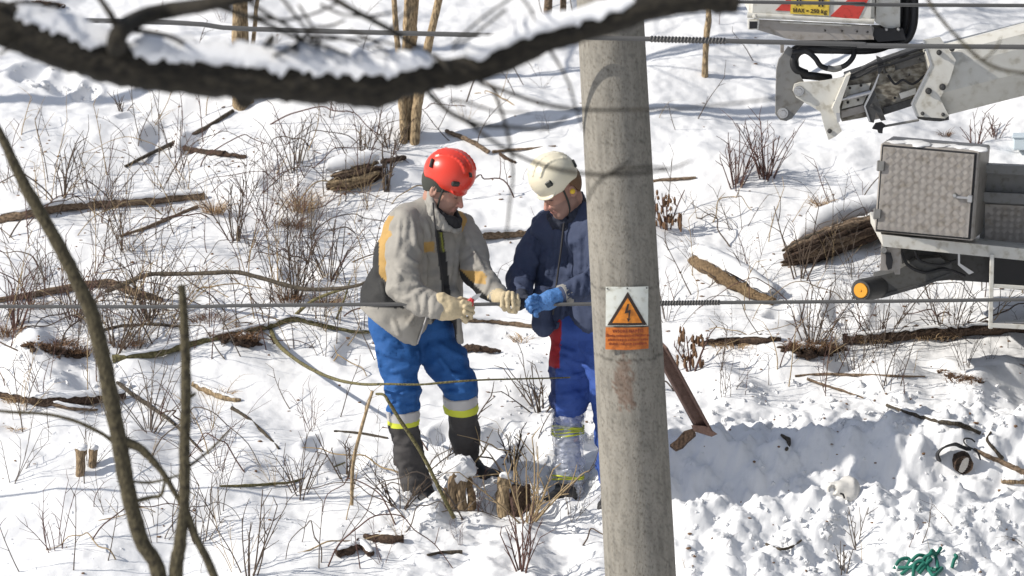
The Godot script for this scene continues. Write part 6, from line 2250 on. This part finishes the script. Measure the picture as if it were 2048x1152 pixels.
# ------------------------------------------------------------------ shrubs, weeds, grass
func stem_mesh(s: Soup, p: Vector3, dir: Vector3, length: float, r: float, bend_: float, twigs: int, R: RandomNumberGenerator) -> void:
	var pts := [p]
	var rr := [r]
	var d := dir.normalized()
	var q := p
	var n := 5
	var curl := Vector3(R.randf_range(-1, 1), R.randf_range(-0.6, 0.2), R.randf_range(-1, 1)) * bend_
	for i in n:
		d = (d + curl / n + Vector3(R.randf_range(-0.06, 0.06), R.randf_range(-0.05, 0.05), R.randf_range(-0.06, 0.06))).normalized()
		q += d * length / n
		pts.append(q)
		rr.append(r * lerpf(1.0, 0.5, float(i + 1) / n))
		if twigs > 0 and i > 0 and i < n and R.randf() < twigs * 0.35:
			var sd := d.cross(Vector3(R.randf_range(-1, 1), R.randf_range(-1, 1), R.randf_range(-1, 1))).normalized()
			stem_mesh(s, q, d + sd * 0.8, length * R.randf_range(0.12, 0.35), r * 0.6, 0.3, 0, R)
	tube(s, pts, rr, 4, 2)

func blades(s: Soup, c: Vector3, n: int, h: float, spread: float, droop: float, w: float, R: RandomNumberGenerator) -> void:
	for i in n:
		var a := R.randf() * TAU
		var out := Vector3(cos(a), 0, sin(a))
		var p := c + out * R.randf() * spread * 0.4
		var d := (Vector3.UP + out * R.randf_range(0.1, 1.1)).normalized()
		var l := h * R.randf_range(0.5, 1.2)
		var sd := d.cross(Vector3(R.randf_range(-1, 1), 0.2, R.randf_range(-1, 1))).normalized()
		var f := -1
		for k in 5:
			var ww := w * (1.0 - k / 4.2)
			var nn := sd.cross(d).normalized()
			var b := s.vert(p - sd * ww, nn)
			s.vert(p + sd * ww, nn)
			if f >= 0: s.quad(f, f + 1, b + 1, b)
			f = b
			p += d * l / 4.0
			d = (d + out * droop * 0.25 + Vector3(0, -droop * 0.4, 0)).normalized()

func shrubs_and_weeds() -> void:
	var R := RandomNumberGenerator.new()
	R.seed = 41
	# named shrubs: px, py, height px, stems, spread, material, thickness
	for q: Array in [
			["reddish bare shrub with upright stems between pole and lift", 1472, 372, 130, 15, 0.42, "stem_red", 0.0032],
			["denser reddish bare shrub beside the lone sapling's shadow", 1533, 356, 145, 20, 0.34, "stem_red", 0.0032],
			["dark spreading bare shrub between the two workers' legs", 1082, 822, 120, 15, 0.75, "stem_brown", 0.0036],
			["thin upright shrub behind the dark boot of the grey-jacketed worker", 925, 868, 95, 7, 0.28, "stem_brown", 0.0042],
			["cut twiggy shoots behind the hollow stump", 1022, 930, 90, 8, 0.3, "stem_brown", 0.0045],
			["thorny tangled shrub spreading from the snow below the stumps", 1052, 1042, 160, 16, 0.85, "stem_tan", 0.0045],
			["low reddish thorny stems below the tangled shrub", 1044, 1140, 150, 11, 0.4, "stem_red", 0.0036],
			["loose bare shrub on the snow above the splintered log", 720, 340, 150, 12, 0.42, "stem_brown", 0.003],
			["slender bare stems at the foot of the clustered tree", 782, 300, 90, 12, 0.4, "stem_brown", 0.0028],
			["bare stems standing behind the splintered log", 770, 380, 120, 9, 0.2, "stem_brown", 0.0045],
			["tall bare stems above the long snow-topped log", 125, 395, 150, 7, 0.22, "stem_brown", 0.0034],
			["small twiggy plant standing in the footprints under the bough", 248, 222, 55, 8, 0.5, "stem_brown", 0.003],
			["thin bare shrub under the double tree", 590, 335, 130, 11, 0.45, "stem_grey", 0.0028],
			["bare stems rising behind the arching dark branch", 470, 480, 190, 12, 0.4, "stem_brown", 0.0032],
			["tall bare stems beside the grass tuft above the cable", 590, 600, 210, 13, 0.35, "stem_brown", 0.0034],
			["dense bare stems at the back of the grey jacket", 660, 560, 160, 12, 0.45, "stem_brown", 0.003],
			["tangled brown stems between the two foreground saplings", 300, 640, 190, 16, 0.6, "stem_brown", 0.003],
			["reddish tangled stems behind the leaning sapling", 150, 640, 170, 16, 0.65, "stem_red", 0.003],
			["bare stems over the dark earth on the snow heap", 230, 700, 160, 14, 0.6, "stem_brown", 0.003],
			["reddish bare stems on the snow heap under the cable", 30, 660, 150, 12, 0.5, "stem_red", 0.0032],
			["fan of thin stems below the green branch", 300, 860, 150, 13, 0.65, "stem_grey", 0.003],
			["leafy dead weed with drooping brown leaves beside the pole", 1335, 460, 110, 7, 0.25, "stem_red", 0.0038],
			["dead weed with hanging leaves near the rusty bar", 1382, 740, 90, 7, 0.3, "stem_red", 0.004],
			["thin stems over the dark earth clump between two logs", 1625, 700, 180, 12, 0.5, "stem_brown", 0.0032],
			["bare stems between rotten log and cable", 1600, 560, 170, 8, 0.35, "stem_brown", 0.0034],
			["thin stems below the orange-capped roller", 1760, 690, 130, 12, 0.55, "stem_brown", 0.003],
			["thin stems around the lift's step frame", 1900, 680, 140, 13, 0.5, "stem_brown", 0.003],
			["thin stems under the white boom", 1950, 290, 90, 9, 0.5, "stem_red", 0.003],
			["low bare stems beyond the toolbox", 1990, 275, 70, 8, 0.45, "stem_red", 0.003],
			["twiggy plant on the bright snow near the green rope", 1715, 1085, 85, 6, 0.45, "stem_grey", 0.0028],
			["dead twigs on the snow between pole and green rope", 1685, 1145, 80, 8, 0.5, "stem_grey", 0.0028],
			["bare stems on the smooth snow behind the cut-top sapling", 400, 1085, 130, 10, 0.35, "stem_grey", 0.003],
			["thin bare stems in front of the thin green stick", 500, 1150, 170, 8, 0.4, "stem_brown", 0.0034],
			["bare stems crossing on the snow by the standing tan twig", 600, 990, 150, 12, 0.6, "stem_brown", 0.0028],
			["bare stems at the worker's snowy boot", 800, 1010, 110, 10, 0.6, "stem_brown", 0.0032],
			["thin stems on the snow between green branch and worker", 690, 960, 110, 9, 0.5, "stem_brown", 0.003]]:
		var g := gnd(q[1], q[2])
		var t := thing("bare_shrub", q[0], "shrub", g, "bare shrubs in the snow")
		var len_: float = q[3] * KPX * 25.5
		var mt: Material = M[q[6]]
		for i in q[4]:
			var s := Soup.new()
			var a := R.randf() * TAU
			var sp: float = q[5] * sqrt(R.randf())
			var o := Vector3(cos(a), 0, sin(a))
			stem_mesh(s, g + o * R.randf() * 0.03 - Vector3(0, 0.03, 0), Vector3.UP + o * sp * 1.3, len_ * R.randf_range(0.55, 1.1), float(q[7]) * 1.2 * R.randf_range(0.7, 1.15), 0.4, 2, R)
			part("stem", s.commit(), mt, t)
		if "leaves" in q[0]:
			var lv := Soup.new()
			for i in 40:
				var c := g + Vector3(R.randf_range(-0.07, 0.07), R.randf_range(0.02, 0.2), R.randf_range(-0.04, 0.05))
				lump(lv, c, Vector3(0.007, R.randf_range(0.012, 0.026), 0.006), 0.4, 4.0, 5)
			part("dead_leaves", lv.commit(), M.leaf_dry, t, "stuff")
	# tufts of dead grass
	for q: Array in [["straw tuft of dead grass at the end of the long snow-topped log", 428, 425, 60, 130, 0.06, 0.5], ["pale fan of dead grass beside the splintered log", 605, 420, 85, 170, 0.1, 0.6], ["brown mat of dead grass below the pale grass fan", 590, 452, 50, 200, 0.09, 1.3], ["dead grass hanging over the dark hollow under the green branch", 485, 662, 50, 150, 0.08, 1.4], ["dead leaves and grass on the earth by the leaning sapling", 110, 690, 50, 170, 0.16, 1.2], ["brown dead grass on the earth beside the sapling", 165, 700, 50, 140, 0.1, 1.2], ["dead grass over the dark snowy log", 40, 800, 40, 120, 0.1, 1.3], ["small dead leaf clump in front of the dark snowy log", 30, 858, 30, 50, 0.04, 1.2], ["thick brown dead grass over the earth clump between two logs", 1628, 690, 50, 240, 0.14, 1.3], ["dead grass on the thin log piece above the rusty bar", 1470, 690, 35, 150, 0.15, 1.3], ["dead grass along the dark log below the lift", 1850, 672, 35, 150, 0.2, 1.3], ["dead grass along the dark log near the orange-capped roller", 1740, 680, 35, 120, 0.12, 1.3], ["tuft of dead grass by the reddish shrubs", 1640, 410, 45, 80, 0.05, 0.7], ["dead grass on the flat tan wood", 440, 785, 35, 90, 0.08, 1.0], ["dead grass between the workers behind the cable", 1045, 680, 35, 60, 0.06, 0.9], ["dead grass at the rotten log's end", 1600, 500, 45, 90, 0.06, 1.2], ["brown grass above the trench and cut log", 1930, 760, 40, 90, 0.12, 1.2], ["reddish brown dead leaves under the thick bending branch", 60, 612, 40, 130, 0.14, 1.1], ["brown dead leaves on the snow heap under the cable", 15, 668, 60, 150, 0.1, 1.0], ["brown dead leaves hanging behind the leaning sapling", 255, 690, 50, 130, 0.1, 1.2], ["brown dead grass below the arching dark branch", 575, 600, 60, 140, 0.1, 0.8], ["brown dead grass at the worker's back", 655, 610, 60, 110, 0.08, 0.8], ["brown grass mat along the long snow-topped log", 330, 415, 30, 120, 0.2, 1.3], ["brown dead leaves in front of the green branch", 420, 640, 45, 120, 0.12, 1.1], ["tuft of brown grass beside the toolbox behind the boom", 1890, 270, 30, 60, 0.04, 0.8]]:
		var g := gnd(q[1], q[2])
		var s := Soup.new()
		blades(s, g - Vector3(0, 0.01, 0), q[4], q[3] * KPX * 25.5, q[5] * 2.0, q[6], 0.0019, R)
		var o := part("grass_tuft", s.commit(), M.grass if not "brown" in q[0] and not "leaves" in q[0] else M.leaf_dry, self)
		tag(o, q[0], "grass", "tufts of dead grass")
	# flecks of bark and leaf litter
	var ff := Soup.new()
	for zn: Array in [[0, 250, 780, 720, 150], [1330, 380, 2048, 800, 130], [0, 760, 780, 1150, 40], [960, 350, 1180, 960, 50], [1350, 800, 2048, 1150, 60], [200, 60, 1560, 280, 40]]:
		for i in zn[4]:
			var g := gnd(R.randf_range(zn[0], zn[2]), R.randf_range(zn[1], zn[3]))
			lump(ff, g, Vector3(R.randf_range(0.003, 0.012), R.randf_range(0.002, 0.006), R.randf_range(0.003, 0.009)), 0.6, 5.0, 4)
	tag(part("leaf_litter", ff.commit(), M.leaf_dry, self, "stuff"), "dark flecks of bark and dead leaf scattered on the snow", "litter")
	# single weeds: a few kinds, many copies
	var kinds := []
	for k in 12:
		var s := Soup.new()
		stem_mesh(s, Vector3(0, -0.05, 0), Vector3(R.randf_range(-0.25, 0.25), 1, R.randf_range(-0.25, 0.25)), 1.0, 0.0088, R.randf_range(0.1, 1.0), 3, R)
		kinds.append(s.commit())
	var mats := [M.stem_brown, M.stem_brown, M.stem_red, M.stem_grey, M.stem_tan]
	var words := ["dark brown", "dark brown", "reddish", "grey", "tan"]
	var places := ["in the brush behind the foreground saplings", "on the smooth snow around the foreground saplings", "on the slope between pole and lift", "on the upper slope", "on the trampled snow between the workers", "on the bright snow in front of the trench"]
	var zones := [[0, 270, 760, 720, 135, 50, 200, 0], [0, 760, 780, 1150, 38, 40, 170, 1], [1330, 400, 2048, 800, 66, 40, 150, 2], [160, 10, 1560, 290, 36, 30, 120, 3], [960, 350, 1180, 900, 14, 30, 90, 4], [1360, 1000, 2048, 1150, 12, 25, 70, 5]]
	for zn: Array in zones:
		for i in zn[4]:
			var g := gnd(R.randf_range(zn[0], zn[2]), R.randf_range(zn[1], zn[3]))
			var h: float = lerpf(zn[5], zn[6], pow(R.randf(), 1.4)) * KPX * 25.5
			var k := R.randi() % 5
			var o := MeshInstance3D.new()
			o.mesh = kinds[R.randi() % 12]
			o.material_override = mats[k]
			o.name = numbered("dry_weed")
			add_child(o)
			o.position = g
			var th := clampf(0.36 / h, 0.6, 1.7) * h
			o.basis = Basis.from_euler(Vector3(R.randf_range(-0.35, 0.35), R.randf() * TAU, R.randf_range(-0.35, 0.35))) * Basis.from_scale(Vector3(th, h, th))
			var tall := "knee-high" if h > 0.33 else ("shin-high" if h > 0.2 else "low")
			var lean: float = absf(o.basis.y.normalized().x)
			var how := "leaning" if lean > 0.2 else ("bent" if lean > 0.1 else "upright")
			tag(o, "%s %s %s dry weed stem %s" % [tall, how, words[k], places[zn[7]]], "weed", "dry weeds " + places[zn[7]])
	# fine brush: whole small plants, a few kinds, many copies
	var brush := []
	for k in 9:
		var s := Soup.new()
		for i in R.randi_range(4, 8):
			var a := R.randf() * TAU
			var o := Vector3(cos(a), 0, sin(a))
			stem_mesh(s, o * R.randf() * 0.12 - Vector3(0, 0.06, 0), Vector3.UP + o * R.randf_range(0.05, 0.75), R.randf_range(0.5, 1.15), 0.0062, 0.45, 3, R)
		brush.append(s.commit())
	var sizes := [[0, 330, 760, 720, 66, 70, 190, 0], [0, 770, 760, 1150, 18, 60, 160, 1], [1330, 420, 2048, 790, 34, 60, 150, 2], [300, 30, 1150, 300, 16, 40, 110, 3], [760, 920, 1180, 1130, 12, 50, 110, 4]]
	for zn: Array in sizes:
		for i in zn[4]:
			var g := gnd(R.randf_range(zn[0], zn[2]), R.randf_range(zn[1], zn[3]))
			var h: float = R.randf_range(zn[5], zn[6]) * KPX * 25.5
			var k := R.randi() % 5
			var v := R.randi() % 9
			var o := MeshInstance3D.new()
			o.mesh = brush[v]
			o.material_override = mats[k]
			o.name = numbered("brush_plant")
			add_child(o)
			o.position = g
			o.basis = Basis.from_euler(Vector3(R.randf_range(-0.3, 0.3), R.randf() * TAU, R.randf_range(-0.3, 0.3))) * Basis.from_scale(Vector3(h, h, h))
			var tall := "tall" if h > 0.33 else ("middling" if h > 0.22 else "small")
			tag(o, "%s %s many-stemmed brush plant %s" % [tall, words[k], places[zn[7]]], "brush", "brush plants " + places[zn[7]])
	# long arching bramble canes
	var bz := [[0, 420, 740, 720, 46, "over the brush behind the foreground saplings"], [0, 800, 760, 1140, 16, "over the smooth snow around the foreground saplings"], [1340, 420, 2048, 790, 22, "over the slope between pole and lift"], [760, 900, 1180, 1120, 14, "around the stumps"], [300, 230, 760, 420, 16, "under the snowy bough"], [900, 200, 1160, 420, 5, "above the white helmet"]]
	for zn: Array in bz:
		for i in zn[4]:
			var x := R.randf_range(zn[0], zn[2])
			var y := R.randf_range(zn[1], zn[3])
			var a := gnd(x, y)
			var run := R.randf_range(60, 260) * (1.0 if R.randf() < 0.5 else -1.0)
			var b := gnd(x + run, clampf(y + R.randf_range(-70, 50), 30, 1150))
			var top := R.randf_range(0.02, 0.17) if R.randf() < 0.75 else R.randf_range(0.17, 0.28)
			var pts := []
			var rr := []
			var r0 := R.randf_range(0.0022, 0.0048)
			for k in 8:
				var f := k / 7.0
				var lift := top * 4.0 * f * (1.0 - f) if R.randf() < 2.0 else 0.0
				pts.append(a.lerp(b, f) + Vector3(R.randf_range(-0.02, 0.02), lift - 0.02 + R.randf_range(-0.02, 0.02), R.randf_range(-0.02, 0.02)))
				rr.append(r0 * (1.0 - 0.45 * f))
			var s := Soup.new()
			tube(s, pts, rr, 5, 3)
			for k in R.randi() % 4:
				var c: Vector3 = pts[2 + R.randi() % 5]
				stem_mesh(s, c, Vector3(R.randf_range(-0.8, 0.8), R.randf_range(0.2, 1.0), R.randf_range(-0.5, 0.5)), R.randf_range(0.06, 0.2), r0 * 0.6, 0.3, 0, R)
			var kk := R.randi() % 5
			var o := part("bramble_cane", s.commit(), mats[kk], self)
			tag(o, "%s %s bramble cane %s %s" % ["long" if absf(run) > 150.0 else "short", words[kk], "arching high" if top > 0.17 else "lying low", zn[5]], "bramble", "bramble canes " + zn[5])
